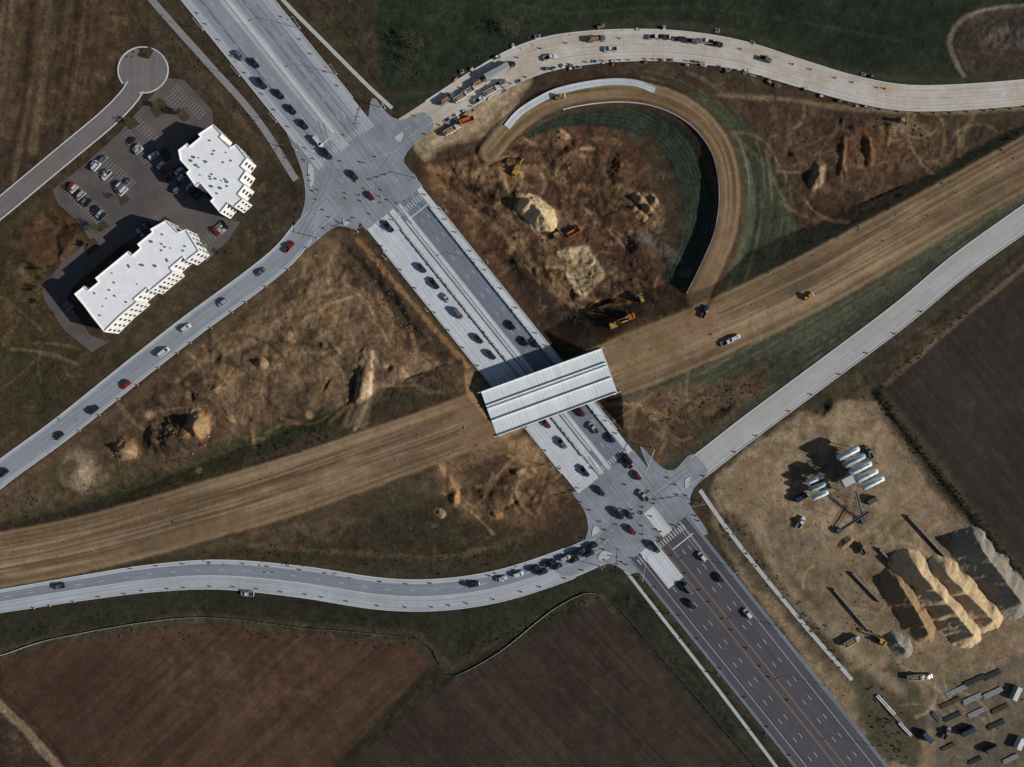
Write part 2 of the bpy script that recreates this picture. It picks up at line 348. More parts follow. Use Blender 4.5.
# --- height
rough=fbm(X/14,Y/14,4,50)*0.5+fbm(X/60,Y/60,3,51)*0.9
def inpoly(p,soft): 
    return 1-sstep(-soft,soft,polysdf(X,Y,p))
flat=np.ones_like(X)
for pts,hw_ in ((SWR,14),(NER,17),(SER,15),(SLR,17),(FRT,12)):
    dd=pdist(X,Y,pts)[0]; flat=np.minimum(flat,sstep(hw_+1,hw_+14,dd))
flat=np.minimum(flat,sstep(42,56,cross))
SIDES=[[(105,-60),(152,0),(205,60),(256,118),(296,180)],[(270,-20),(283,0),(330,48),(370,88),(392,108)],[(700,490),(722,522),(755,565),(800,620),(852,680)],[(622,566),(660,615),(720,692),(790,785)]]
for p in SIDES: flat=np.minimum(flat,sstep(5,10,pdist(X,Y,p)[0]))
LOTFLAT=[(160,45),(180,60),(260,150),(250,230),(110,350),(60,350),(30,290),(85,235),(40,180),(110,120)]
flat=np.minimum(flat,1-inpoly(LOTFLAT,6))
I1=[(275,110),(372,90),(395,118),(440,105),(450,130),(425,170),(440,195),(360,240),(300,250),(290,180)]
I2=[(570,500),(650,445),(700,455),(725,470),(700,520),(720,560),(640,590),(560,585)]
flat=np.minimum(flat,1-inpoly(I1,6)); flat=np.minimum(flat,1-inpoly(I2,6))
dist_amt=np.ones_like(X)*.5
for p,vv in (([(425,160),(500,136),(620,130),(660,215),(685,290),(572,345),(470,240)],1.5),([(320,240),(470,370),(330,430),(180,450),(120,420)],1.0),(F1,.12),(F2,.12),(F3,.12),([(720,480),(850,400),(1030,600),(1100,900),(900,800)],.35),([(440,465),(530,436),(575,500),(470,520)],1.5),([(745,118),(900,110),(1010,120),(835,230),(790,220)],1.1)):
    m=inpoly(p,6); dist_amt=dist_amt*(1-m)+vv*m
near=1-sstep(300,900,np.maximum(np.abs(X-512)-560,np.abs(Y-383)-440))
HGT=rough*dist_amt*flat*near-0.12
def bump(cx,cy,rx,ry,ang,h,p=1.0):
    m=max(rx,ry)*1.6; s=sl([(cx-m,cy-m),(cx+m,cy+m)],0)
    ca,sa=math.cos(math.radians(ang)),math.sin(math.radians(ang))
    dx=X[s]-cx; dy=Y[s]-cy; u=(dx*ca+dy*sa)/rx; v=(-dx*sa+dy*ca)/ry
    r=np.sqrt(u*u+v*v)+.25*W2[s]+.1*W1[s]
    HGT[s]+=h*np.clip(1-r,0,1)**p
for b in [(538,214,24,16,40,4),(520,202,12,14,30,2.5),(175,436,34,20,-8,5),(202,424,12,15,10,4.5),(126,450,15,12,0,3.5),(575,270,26,24,50,-3),(500,262,14,30,-40,-2),(600,305,40,16,10,-2.5),(817,176,8,18,10,4),(842,160,4,24,5,2),(868,150,5,20,-10,2),
          (450,482,8,20,-20,3),(497,515,6,5,0,1.8),(470,175,20,10,20,2),(480,195,28,6,30,-1.5),(570,160,14,26,30,2),(610,165,10,26,10,-2),(640,200,7,5,0,2.5),(649,210,7,5,30,2.5),(655,200,5,5,0,2.2),(634,208,5,4,0,2),(640,250,16,8,30,2),(362,390,10,42,8,3.5),(352,400,5,34,8,-3),(80,470,16,20,0,1.2),
          (380,290,9,60,-40,-2),(262,365,6,5,0,2),(218,388,9,5,0,1.8),(52,225,24,8,20,-2.5),(70,250,14,22,0,2.5),(900,125,20,9,0,2),(1000,35,26,14,0,-2.5),(820,405,12,12,0,-2),(520,470,12,8,30,2),(455,500,6,7,0,2),(685,400,20,10,-30,2),(720,410,20,8,-30,-1.5),(305,300,20,40,30,1.5),(560,140,12,10,0,1.5)]:
    bump(*b)
for k in range(80):
    reg=random.choice([(430,165,230,150),(330,240,120,170),(445,450,110,60),(760,115,180,60),(180,330,160,90)])
    x_,y_=reg[0]+random.random()*reg[2],reg[1]+random.random()*reg[3]; rx_,ry_,an_=random.uniform(4,13),random.uniform(2,5),random.uniform(0,180)
    bump(x_,y_,rx_,ry_,an_,random.choice([1,-1])*random.uniform(.5,1.5))
HGT=np.where(flat<.999,HGT*flat+(-0.12)*(1-flat),HGT)
fl2=np.clip(flat*1.6,0,1)
embf=emb*np.where(cross<64,1,fl2)
kk=np.clip(embf/1.0,0,1)
HGT=HGT*(1-kk)+(embf+rough*.06*(cross>66)-.05)*kk
HGT=np.where(embf>0,np.maximum(HGT,embf-.12),HGT)
HGT=np.where(cross<66,np.minimum(HGT,8.1),HGT)
HGT=HGT+W0*0.11*np.clip(flat,0,1)*dist_amt*(cross>66)*AMP
mt_=fbm(X/11,Y/11,5,60); wgt=np.clip(dist_amt/1.3,0,1)*flat*(GR<.5)*(emb<.3)
blend(ALL,wgt*sstep(.25,.8,mt_)*.45,A(122,100,74)); blend(ALL,wgt*sstep(.25,.8,-mt_)*.5,A(43,35,29))
COL*=(1+AMP*(.16*W1+.18*W2)+.12*W3)[...,None]
COL*=(1+.2*AMP*W0*(1-GR*.2))[...,None]
COL=np.clip(COL,0.006,.8)
def gz(px,py):
    i=int(np.clip(np.searchsorted(gx,px)-1,0,NX-2)); j=int(np.clip(np.searchsorted(gy,py)-1,0,NY-2))
    fx=(px-gx[i])/(gx[i+1]-gx[i]); fy=(py-gy[j])/(gy[j+1]-gy[j])
    return float((HGT[j,i]*(1-fx)+HGT[j,i+1]*fx)*(1-fy)+(HGT[j+1,i]*(1-fx)+HGT[j+1,i+1]*fx)*fy)
# ------------------------------------------------------------------ materials
def mat(name,col,rough=.7,metal=0,spec=.3):
    m=bpy.data.materials.new(name); m.use_nodes=True; b=m.node_tree.nodes['Principled BSDF']
    b.inputs['Base Color'].default_value=(*[float(c) for c in col],1); b.inputs['Roughness'].default_value=rough
    b.inputs['Metallic'].default_value=metal; b.inputs['Specular IOR Level'].default_value=spec
    return m
def nmat(name,col,amp=.25,scale=.5,rough=.85,spec=.2,metal=0,bump=0):
    m=mat(name,col,rough,metal,spec); nt=m.node_tree; b=nt.nodes['Principled BSDF']
    g=nt.nodes.new('ShaderNodeNewGeometry')
    n=nt.nodes.new('ShaderNodeTexNoise'); n.inputs['Scale'].default_value=scale; n.inputs['Detail'].default_value=6; n.inputs['Roughness'].default_value=.65
    nt.links.new(g.outputs['Position'],n.inputs['Vector'])
    mr=nt.nodes.new('ShaderNodeMapRange'); mr.inputs[1].default_value=.3; mr.inputs[2].default_value=.7; mr.inputs[3].default_value=1-amp; mr.inputs[4].default_value=1+amp
    nt.links.new(n.outputs['Fac'],mr.inputs[0])
    mx=nt.nodes.new('ShaderNodeVectorMath'); mx.operation='SCALE'; mx.inputs[0].default_value=[float(c) for c in col]
    nt.links.new(mr.outputs[0],mx.inputs['Scale']); nt.links.new(mx.outputs[0],b.inputs['Base Color'])
    if bump:
        bp=nt.nodes.new('ShaderNodeBump'); bp.inputs['Strength'].default_value=bump; bp.inputs['Distance'].default_value=.3
        nt.links.new(n.outputs['Fac'],bp.inputs['Height']); nt.links.new(bp.outputs[0],b.inputs['Normal'])
    return m
def roadmat(name,col,streak=.16,stain=.14,joint=.14,dirt=None,dirtamt=.0,lane=3.6):
    m=mat(name,col,.85,0,.2); nt=m.node_tree; N=nt.nodes; Lk=nt.links; b=N['Principled BSDF']
    uv=N.new('ShaderNodeUVMap'); uv.uv_map='UVMap'
    sp_=N.new('ShaderNodeSeparateXYZ'); Lk.new(uv.outputs[0],sp_.inputs[0])
    def math_(op,a,bv=None):
        k=N.new('ShaderNodeMath'); k.operation=op
        for i,q in enumerate((a,bv)):
            if q is None: continue
            if isinstance(q,(int,float)): k.inputs[i].default_value=q
            else: Lk.new(q,k.inputs[i])
        return k.outputs[0]
    mp=N.new('ShaderNodeMapping'); mp.inputs['Scale'].default_value=(.9,.02,1); Lk.new(uv.outputs[0],mp.inputs[0])
    n1=N.new('ShaderNodeTexNoise'); n1.inputs['Scale'].default_value=1; n1.inputs['Detail'].default_value=4; Lk.new(mp.outputs[0],n1.inputs['Vector'])
    g=N.new('ShaderNodeNewGeometry')
    n2=N.new('ShaderNodeTexNoise'); n2.inputs['Scale'].default_value=.09; n2.inputs['Detail'].default_value=9; n2.inputs['Roughness'].default_value=.7; Lk.new(g.outputs['Position'],n2.inputs['Vector'])
    n3=N.new('ShaderNodeTexNoise'); n3.inputs['Scale'].default_value=1.3; n3.inputs['Detail'].default_value=4; Lk.new(g.outputs['Position'],n3.inputs['Vector'])
    f=math_('ADD',math_('MULTIPLY',math_('SUBTRACT',n1.outputs[0],.5),streak*4),1.0)
    f=math_('ADD',f,math_('MULTIPLY',math_('SUBTRACT',n2.outputs[0],.5),stain*4))
    f=math_('ADD',f,math_('MULTIPLY',math_('SUBTRACT',n3.outputs[0],.5),.25))
    wv=math_('COSINE',math_('MULTIPLY',sp_.outputs[0],2*math.pi/lane*2))
    f=math_('ADD',f,math_('MULTIPLY',wv,-.035))
    if joint:
        for comp,per in ((1,5.0),(0,lane)):
            fr=math_('FRACT',math_('DIVIDE',sp_.outputs[comp],per))
            dl=math_('ABSOLUTE',math_('SUBTRACT',fr,.5))
            j=math_('GREATER_THAN',dl,.5-.13/per)
            f=math_('MULTIPLY',f,math_('SUBTRACT',1.0,math_('MULTIPLY',j,joint*(1 if comp else 1.6))))
        cx=math_('FLOOR',math_('ADD',math_('DIVIDE',sp_.outputs[0],lane),.5)); cy=math_('FLOOR',math_('ADD',math_('DIVIDE',sp_.outputs[1],25.0),.5))
        cb=N.new('ShaderNodeCombineXYZ'); Lk.new(cx,cb.inputs[0]); Lk.new(cy,cb.inputs[1])
        wn=N.new('ShaderNodeTexWhiteNoise'); wn.noise_dimensions='2D'; Lk.new(cb.outputs[0],wn.inputs['Vector'])
        f=math_('MULTIPLY',f,math_('ADD',math_('MULTIPLY',wn.outputs['Value'],.12),.94))
    v=N.new('ShaderNodeVectorMath'); v.operation='SCALE'; v.inputs[0].default_value=[float(c) for c in col]; Lk.new(f,v.inputs['Scale'])
    out=v.outputs[0]
    if dirt is not None:
        n4=N.new('ShaderNodeTexNoise'); n4.inputs['Scale'].default_value=.05; n4.inputs['Detail'].default_value=8; n4.inputs['Roughness'].default_value=.7; Lk.new(g.outputs['Position'],n4.inputs['Vector'])
        mr=N.new('ShaderNodeMapRange'); mr.inputs[1].default_value=.42; mr.inputs[2].default_value=.68; mr.inputs[3].default_value=0; mr.inputs[4].default_value=dirtamt; Lk.new(n4.outputs[0],mr.inputs[0])
        mx=N.new('ShaderNodeMix'); mx.data_type='RGBA'; Lk.new(mr.outputs[0],mx.inputs[0]); Lk.new(out,mx.inputs[6]); mx.inputs[7].default_value=(*[float(c) for c in dirt],1)
        out=mx.outputs[2]
    Lk.new(out,b.inputs['Base Color'])
    return m
TAN=A(146,126,100)
M_CONC=roadmat('concrete_pavement',A(146,153,162),dirt=TAN,dirtamt=.25)
M_CONCN=roadmat('concrete_pavement_worn',A(136,142,150),dirt=TAN,dirtamt=.25)
M_BRT=roadmat('concrete_pavement_new',A(172,179,186),streak=.1,stain=.1,dirt=TAN,dirtamt=.25)
M_RAMP=roadmat('concrete_ramp_dusty',A(170,166,160),streak=.12,dirt=TAN,dirtamt=.7)
M_SER=roadmat('concrete_ramp_pale',A(150,152,154),streak=.1,stain=.1,joint=.06,dirt=TAN,dirtamt=.3)
M_GREY=roadmat('asphalt_weathered',A(100,107,118),streak=.16,joint=.06)
M_NL=roadmat('lane_worn',A(122,129,139),streak=.18,joint=.05)
M_LANE=roadmat('asphalt_lane',A(112,119,129),streak=.14,joint=0)
M_ASPH=roadmat('asphalt_dark',A(66,66,73),streak=.22,joint=0)
M_INT=roadmat('intersection_pavement',A(124,129,137),streak=.16,stain=.2,joint=.1,dirt=A(88,91,97),dirtamt=.6)
M_LOT=roadmat('parking_asphalt',A(75,70,70),streak=.06,stain=.16,joint=0,dirt=A(100,91,85),dirtamt=.6)
M_FRT=roadmat('street_concrete',A(102,98,97),streak=.1,joint=.08)
M_SIDE=nmat('sidewalk_concrete',A(156,158,157),.14,.4)
M_SIDE2=nmat('path_asphalt',A(118,118,118),.14,.4)
M_KERB=nmat('kerb_concrete',A(168,172,175),.15,.4)
M_ISLC=nmat('island_concrete',A(158,161,162),.15,.4)
M_WHITE=nmat('road_paint_white',(.62,.62,.62),.2,1.2)
M_WORN=nmat('road_paint_worn',(.44,.45,.46),.3,1.2)
M_YEL=nmat('road_paint_yellow',(.40,.25,.07),.2,1.2)
mg=bpy.data.materials.new('ground_soil_grass'); mg.use_nodes=True; nt=mg.node_tree; N=nt.nodes; Lk=nt.links; b=N['Principled BSDF']
b.inputs['Roughness'].default_value=.95; b.inputs['Specular IOR Level'].default_value=.1
at=N.new('ShaderNodeAttribute'); at.attribute_name='Col'; g=N.new('ShaderNodeNewGeometry')
am=N.new('ShaderNodeAttribute'); am.attribute_name='Amp'
def noise(sc,dt,ro=.6):
    n=N.new('ShaderNodeTexNoise'); n.inputs['Scale'].default_value=sc; n.inputs['Detail'].default_value=dt; n.inputs['Roughness'].default_value=ro; Lk.new(g.outputs['Position'],n.inputs['Vector']); return n
n1=noise(.9,5,.75); n2=noise(.16,7,.7)
def mrange(src,a,b_,c,d_):
    m=N.new('ShaderNodeMapRange'); m.inputs[1].default_value=a; m.inputs[2].default_value=b_; m.inputs[3].default_value=c; m.inputs[4].default_value=d_; Lk.new(src,m.inputs[0]); return m.outputs[0]
def mth(op,a,b_):
    k=N.new('ShaderNodeMath'); k.operation=op
    for i,q in enumerate((a,b_)):
        if isinstance(q,(int,float)): k.inputs[i].default_value=q
        else: Lk.new(q,k.inputs[i])
    return k.outputs[0]
mm=mth('MULTIPLY',mrange(n1.outputs[0],.3,.7,.6,1.4),mrange(n2.outputs[0],.3,.7,.72,1.3))
fac=mth('ADD',mth('MULTIPLY',mth('SUBTRACT',mm,1.0),am.outputs['Fac']),1.0)
vs=N.new('ShaderNodeVectorMath'); vs.operation='SCALE'; Lk.new(at.outputs['Color'],vs.inputs[0]); Lk.new(fac,vs.inputs['Scale'])
n5=noise(.05,6,.65)
hs=N.new('ShaderNodeHueSaturation'); Lk.new(vs.outputs[0],hs.inputs['Color']); Lk.new(mrange(n5.outputs[0],.3,.7,.49,.51),hs.inputs['Hue']); Lk.new(mrange(n2.outputs[0],.3,.7,1.1,.82),hs.inputs['Saturation'])
Lk.new(hs.outputs[0],b.inputs['Base Color'])
bp=N.new('ShaderNodeBump'); bp.inputs['Distance'].default_value=.45; Lk.new(n1.outputs[0],bp.inputs['Height']); Lk.new(mth('MULTIPLY',am.outputs['Fac'],.75),bp.inputs['Strength'])
Lk.new(bp.outputs[0],b.inputs['Normal'])
me=bpy.data.meshes.new('ground'); nv=NX*NY
me.vertices.add(nv); co=np.empty((nv,3),np.float32); co[:,0]=((X-512)*S).ravel(); co[:,1]=((383.5-Y)*S).ravel(); co[:,2]=HGT.ravel()
me.vertices.foreach_set('co',co.ravel())
idx=np.arange(nv).reshape(NY,NX); q=np.stack([idx[:-1,:-1],idx[1:,:-1],idx[1:,1:],idx[:-1,1:]],-1).reshape(-1,4)
me.loops.add(q.size); me.loops.foreach_set('vertex_index',q.ravel().astype(np.int32))
me.polygons.add(len(q)); me.polygons.foreach_set('loop_start',np.arange(0,q.size,4,dtype=np.int32)); me.polygons.foreach_set('loop_total',np.full(len(q),4,np.int32))
me.polygons.foreach_set('use_smooth',np.ones(len(q),bool))
me.update(calc_edges=True)
ca=me.color_attributes.new('Col','FLOAT_COLOR','POINT'); cc=np.ones((nv,4),np.float32); cc[:,:3]=COL.reshape(-1,3); ca.data.foreach_set('color',cc.ravel())
fa=me.attributes.new('Amp','FLOAT','POINT'); fa.data.foreach_set('value',AMP.ravel().astype(np.float32))
me.materials.append(mg); ob=bpy.data.objects.new('ground',me); scene.collection.objects.link(ob)
# ------------------------------------------------------------------ mesh builder
class MB:
    def __init__(s): s.v=[];s.f=[];s.m=[];s.uv=[]
    def add(s,vs,fs,m=0,M=None,uv=None):
        o=len(s.v)
        for k,p in enumerate(vs):
            if M is not None: p=tuple(M@Vector(p))
            s.v.append(tuple(p)); s.uv.append(uv[k] if uv else (p[0],p[1]))
        for f in fs: s.f.append([o+i for i in f]); s.m.append(m)
    def box(s,x0,x1,y0,y1,z0,z1,m=0,M=None,tx=0,ty=0):
        v=[(x0,y0,z0),(x1,y0,z0),(x1,y1,z0),(x0,y1,z0),(x0+tx,y0+ty,z1),(x1-tx,y0+ty,z1),(x1-tx,y1-ty,z1),(x0+tx,y1-ty,z1)]
        s.add(v,[(0,3,2,1),(4,5,6,7),(0,1,5,4),(1,2,6,5),(2,3,7,6),(3,0,4,7)],m,M)
    def cyl(s,p0,p1,r0,r1=None,n=10,m=0,M=None,cap=True):
        r1=r0 if r1 is None else r1; p0=Vector(p0);p1=Vector(p1); ax=(p1-p0).normalized()
        a=ax.orthogonal().normalized(); bb=ax.cross(a); vs=[]
        for p,r in ((p0,r0),(p1,r1)):
            for i in range(n):
                t=2*math.pi*i/n; vs.append(tuple(p+a*math.cos(t)*r+bb*math.sin(t)*r))
        fs=[(i,(i+1)%n,n+(i+1)%n,n+i) for i in range(n)]
        if cap: fs+=[tuple(range(n-1,-1,-1)),tuple(range(n,2*n))]
        s.add(vs,fs,m,M)
    def loft(s,secs,m=0,M=None):
        n=len(secs[0]); vs=[p for q in secs for p in q]; fs=[]
        for k in range(len(secs)-1):
            for i in range(n): fs.append((k*n+i,k*n+(i+1)%n,(k+1)*n+(i+1)%n,(k+1)*n+i))
        fs+=[tuple(range(n-1,-1,-1)),tuple(range((len(secs)-1)*n,len(secs)*n))]
        s.add(vs,fs,m,M)
    def mesh(s,name,mats,smooth=False):
        me=bpy.data.meshes.new(name); me.from_pydata(s.v,[],s.f); 
        for m in mats: me.materials.append(m)
        me.polygons.foreach_set('material_index',s.m)
        uvl=me.uv_layers.new(name='UVMap'); li=np.empty(len(me.loops),np.int32); me.loops.foreach_get('vertex_index',li)
        uvl.data.foreach_set('uv',np.array(s.uv,np.float32)[li].ravel())
        me.update(); return me
    def obj(s,name,mats,parent=None):
        o=bpy.data.objects.new(name,s.mesh(name,mats)); scene.collection.objects.link(o)
        if parent: o.parent=parent
        return o
def newobj(name,me,x,y,z,rot,sc=1):
    o=bpy.data.objects.new(name,me); o.location=(x,y,z); o.rotation_euler=(0,0,rot); o.scale=(sc,)*3; scene.collection.objects.link(o); return o
def frames(pts):
    P=np.array([W(p[0],p[1]) for p in pts]); T=np.gradient(P,axis=0); T/=np.linalg.norm(T,axis=1)[:,None]+1e-9
    Nn=np.stack([-T[:,1],T[:,0]],1); s=np.concatenate([[0],np.cumsum(np.linalg.norm(np.diff(P,axis=0),axis=1))]); return P,T,Nn,s
def strip(mb,pts,a,b_,z,m=0,skirt=0,follow=False):
    P,T,Nn,s=frames(pts); n=len(P)
    a=np.broadcast_to(a,(n,)); b_=np.broadcast_to(b_,(n,))
    vs=[];uv=[]
    for i in range(n):
        zz=z
        for j,o in enumerate((a[i],b_[i])):
            p=P[i]+Nn[i]*o
            if follow: zz=z+gz(p[0]/S+512,383.5-p[1]/S)
            vs.append((p[0],p[1],zz)); uv.append((o,s[i]))
    fs=[(2*i,2*i+2,2*i+3,2*i+1)[::-1] for i in range(n-1)]
    if skirt:
        k=len(vs)
        for i in range(2*n): vs.append((vs[i][0],vs[i][1],vs[i][2]-skirt)); uv.append(uv[i])
        for i in range(n-1):
            fs.append((2*i,2*i+2,k+2*i+2,k+2*i)); fs.append((2*i+1,k+2*i+1,k+2*i+3,2*i+3))
        fs.append((0,k,k+1,1)); e=2*(n-1); fs.append((e,e+1,k+e+1,k+e))
    mb.add(vs,fs,m,None,uv)
def kerbs(mb,pts,a,b_,z,m=1,w=.45,h=.14):
    strip(mb,pts,np.asarray(a)-w,a,z+h,m,skirt=.5); strip(mb,pts,b_,np.asarray(b_)+w,z+h,m,skirt=.5)
MARK=MB()
def dash(pts,o,z,on=3,off=9,w=.16,m=0):
    P,T,Nn,s=frames(pts); t=0; L=s[-1]
    def at(q):
        i=min(len(s)-2,max(0,int(np.searchsorted(s,q)-1))); f=(q-s[i])/(s[i+1]-s[i]); oo=o if np.isscalar(o) else o[i]
        p=P[i]*(1-f)+P[i+1]*f; n=Nn[i]; return p+n*oo,n
    while t<L-on:
        (p,n),(q_,n2)=at(t),at(t+on)
        MARK.add([(*(p-n*w/2),z),(*(p+n*w/2),z),(*(q_+n2*w/2),z),(*(q_-n2*w/2),z)],[(0,3,2,1)],m); t+=on+off
def solid(pts,o,z,w=.15,m=0):
    strip(MARK,pts,np.asarray(o)-w/2,np.asarray(o)+w/2,z,m)
def sheet(name,pts,z,mt,skirt=.4,smooth=True,step=6,rot=None):
    if smooth: pts=catmull(pts,step,True)
    mb=MB(); w=[W(p[0],p[1]) for p in pts]; n=len(w)
    ang=math.radians(-51.3) if rot is None else rot; c,s_=math.cos(ang),math.sin(ang)
    uv=[(-x*s_+y*c,x*c+y*s_) for x,y in w]
    mb.add([(x,y,z) for x,y in w],[tuple(range(n))],0,None,uv)
    if skirt:
        mb.add([(x,y,z) for x,y in w]+[(x,y,z-skirt) for x,y in w],[(i,(i+1)%n,n+(i+1)%n,n+i) for i in range(n)],0,None,uv+uv)
    return mb.obj(name,[mt])
# ------------------------------------------------------------------ roads
def road(name,pts,a,b_,z,mt,kerb=True,k0=0):
    mb=MB(); strip(mb,pts,a,b_,z,0,skirt=.5)
    if kerb:
        a_=np.broadcast_to(a,(len(pts),))[k0:]; bb_=np.broadcast_to(b_,(len(pts),))[k0:]; kerbs(mb,pts[k0:],a_,bb_,z)
    return mb.obj(name,[mt,M_KERB])
road('road',SWR,-5.6,5.6,.03,M_CONCN,False); mb=MB(); kerbs(mb,SWR[:-4],-5.6,5.6,.03,0); mb.obj('kerb',[M_KERB]); z=.05
solid(SWR,-5.1,z);solid(SWR,5.1,z);solid(SWR,.25,z,.14,1);solid(SWR,-.25,z,.14,1)
mb=MB(); strip(mb,SWR,-4.0,4.0,.04,0); mb.obj('road_lane',[M_NL])
P,T,Nn,s=frames(NER); wA=6.2+2.0*np.exp(-((s-70)/50)**2)+1.2*np.exp(-((s-150)/60)**2)
road('ramp',NER,-wA,wA*.95,.03,M_RAMP,True,4); dash(NER,0,.05); solid(NER,-4.2,.05,.12); solid(NER,4.2,.05,.12,1)
road('ramp',SER,-5.8,5.8,.03,M_SER,True,4); solid(SER,-4.8,.05,.12,0); solid(SER,4.6,.05,.12,1)
P,T,Nn,s=frames(SLR); wL=8.0-2.4*sstep(130,330,s)
road('ramp',SLR,-wL*.85,wL*1.05,.03,M_CONC,True,4); mb=MB(); strip(mb,SLR,-wL*.62,wL*.15,.04,0); mb.obj('road_lane',[M_LANE])
solid(SLR,-wL*.66,.06,.18); solid(SLR,wL*.18,.06,.18); dash(SLR,-wL*.22,.06); 
LT=catmull([(507,128),(518,115),(534,104),(556,93),(585,86),(612,83),(636,85),(654,92)],5)
mb=MB(); strip(mb,LT,-1.5,1.5,.25,0,skirt=.9,follow=True); strip(mb,LT,1.5,1.8,.6,1,skirt=1.2,follow=True); mb.obj('ramp_pavement',[M_BRT,M_KERB])
LI=LOOP[(LOOP[:,0]>560)]
mb=MB(); strip(mb,LI,-5.75,-5.45,.55,0,skirt=1.3,follow=True); mb.obj('retaining_wall',[M_KERB])
road('street',FRT[:-1],-4.4,4.4,.03,M_FRT)
cul=[(143+25*math.cos(t),70+23*math.sin(t)) for t in np.linspace(0,2*math.pi,40,endpoint=False)]
mb=MB(); w=[W(*p) for p in cul]; mb.add([(x,y,.045) for x,y in w],[tuple(range(40))]); mb.obj('street',[M_FRT])
mb=MB(); strip(mb,[cul[i%40] for i in range(16,52)],-.3,.3,.18,0,skirt=.4); mb.obj('kerb',[M_KERB])
def art(y0,y1,n=40): return np.array([AP(y,0) for y in np.linspace(y0,y1,n)])
NB=art(-120,148)
mb=MB(); strip(mb,NB,-18,18,.04,0,skirt=.5); kerbs(mb,NB[:-4],-18,18,.04); mb.obj('arterial_road',[M_CONC,M_KERB])
mb=MB(); strip(mb,NB,-14.6,-3.9,.055,0); strip(mb,NB,2.4,13.6,.055,0); mb.obj('road_lane',[M_NL])
mb=MB(); strip(mb,art(-120,132),-1.2,.6,.2,0,skirt=.2); mb.obj('median',[M_KERB])
mb=MB(); strip(mb,NB,-11.6,-10.2,.06,0); strip(mb,NB,5.2,6.6,.06,0); strip(mb,NB,9.4,10.2,.06,0); mb.obj('road_lane',[M_GREY])
for o in (-11,-7.4,6,9.7): dash(NB,o,.075)
for o in (-14.6,13.6): solid(NB,o,.07)
for o in (-3.7,2.2): solid(NB,o,.07,.15,1)
Mi=art(208,472); mb=MB(); strip(mb,Mi,-17.5,17.5,.04,0,skirt=.5); kerbs(mb,Mi[3:-3],-17.5,17.5,.04); mb.obj('arterial_road',[M_GREY,M_KERB])
mb=MB(); strip(mb,Mi,-17.3,-4.6,.055,0); strip(mb,Mi,-3.4,-.6,.055,0); strip(mb,Mi,14.6,17.2,.055,0); strip(mb,Mi,1.6,3.4,.055,0); mb.obj('road_lane',[M_BRT])
mb=MB(); strip(mb,Mi[2:-3],.2,1.1,.2,0,skirt=.2); mb.obj('median',[M_KERB])
for o in (-13.6,-10,7.2,10.9): dash(Mi,o,.07)
for o in (-16.9,14.4,-4.9,3.6): solid(Mi,o,.07)
So=art(538,880,60); mb=MB(); strip(mb,So,-18,18,.04,0,skirt=.5); mb.obj('arterial_road',[M_ASPH])
mb=MB(); strip(mb,art(538,574,6),-11.8,-2.4,.052,0); mb.obj('road_lane',[M_BRT])
mb=MB(); strip(mb,So,-18.6,-17.2,.056,0,skirt=.4);strip(mb,So,17.0,18.6,.056,0,skirt=.4); mb.obj('road_shoulder',[M_GREY])
for o in (-9.8,-6.2,9.2,5.6): dash(So,o,.07,w=.17)
for o in (-13.6,13.0): solid(So,o,.07,.16)
for o in (-2.1,-1.7,1.7,2.1): solid(So,o,.07,.13,1)
# intersections: straight bands plus corner flares
mb=MB(); strip(mb,art(148,208,12),-18,18,.04,0,skirt=.5); mb.obj('intersection',[M_INT])
mb=MB(); strip(mb,art(472,538,12),-17.8,17.8,.04,0,skirt=.5); mb.obj('intersection',[M_INT])
sheet('intersection',[(280,116),(300,138),(345,190),(358,214),(357,229),(338,226),(322,236),(304,250),(288,246),(298,224),(305,200),(303,176),(294,150)],.034,M_INT)
sheet('intersection',[(372,98),(386,112),(400,120),(424,112),(434,126),(414,144),(404,158),(406,172),(412,186),(396,186),(370,140)],.034,M_INT)
sheet('intersection',[(572,492),(590,500),(620,540),(640,572),(630,574),(612,564),(592,566),(570,576),(556,572),(558,557),(580,546),(588,530),(584,510)],.034,M_INT)
sheet('intersection',[(640,446),(660,466),(674,470),(692,454),(708,472),(694,488),(690,504),(700,520),(708,534),(690,530),(660,490)],.034,M_INT)
def island(pts,z=.22): sheet('traffic_island',pts,z,M_ISLC,.2,True,3)
island([(308,164),(313,168),(313,184),(310,188)]); island([(394,138),(403,132),(400,142)]); island([(343,219),(350,222),(344,226)])
island([(602,551),(612,554),(606,560),(598,559)]); island([(685,479),(690,476),(688,487),(685,488)]); island([(594,526),(600,530),(592,536)])
mb=MB(); strip(mb,art(516,540,6),2,8,.052,0); mb.obj('road_lane',[M_BRT])
def bars(y,t0,t1,ln=3.0,step=1.5,z=.075):
    t=t0
    while t<t1:
        p=AP(y,t/S); q=AP(y+ln/S*.78,t/S); strip(MARK,[p,((p[0]+q[0])/2,(p[1]+q[1])/2),q],-.25,.25,z,2); t+=step
bars(141,-15,14); bars(212,-15,15); bars(466,-15,15); bars(541,-15,15)
for y,t0,t1 in ((134,-15,-3.5),(222,2,14),(459,-15,-3.5),(552,2,15)):
    pa,pb=AP(y,t0/S),AP(y,t1/S); strip(MARK,[pa,((pa[0]+pb[0])/2,(pa[1]+pb[1])/2),pb],-.22,.22,.08,0)
for c in ([(345,166),(342,182),(328,200),(308,220)],[(376,158),(392,152),(408,142),(424,126)],[(612,506),(616,522),(606,542),(590,552)],[(645,500),(658,490),(672,484),(690,470)]):
    dash(catmull(c,3),0,.075,1,1.5,.15)
MARK.obj('road_markings',[M_WHITE,M_YEL,M_WORN])
mb=MB()
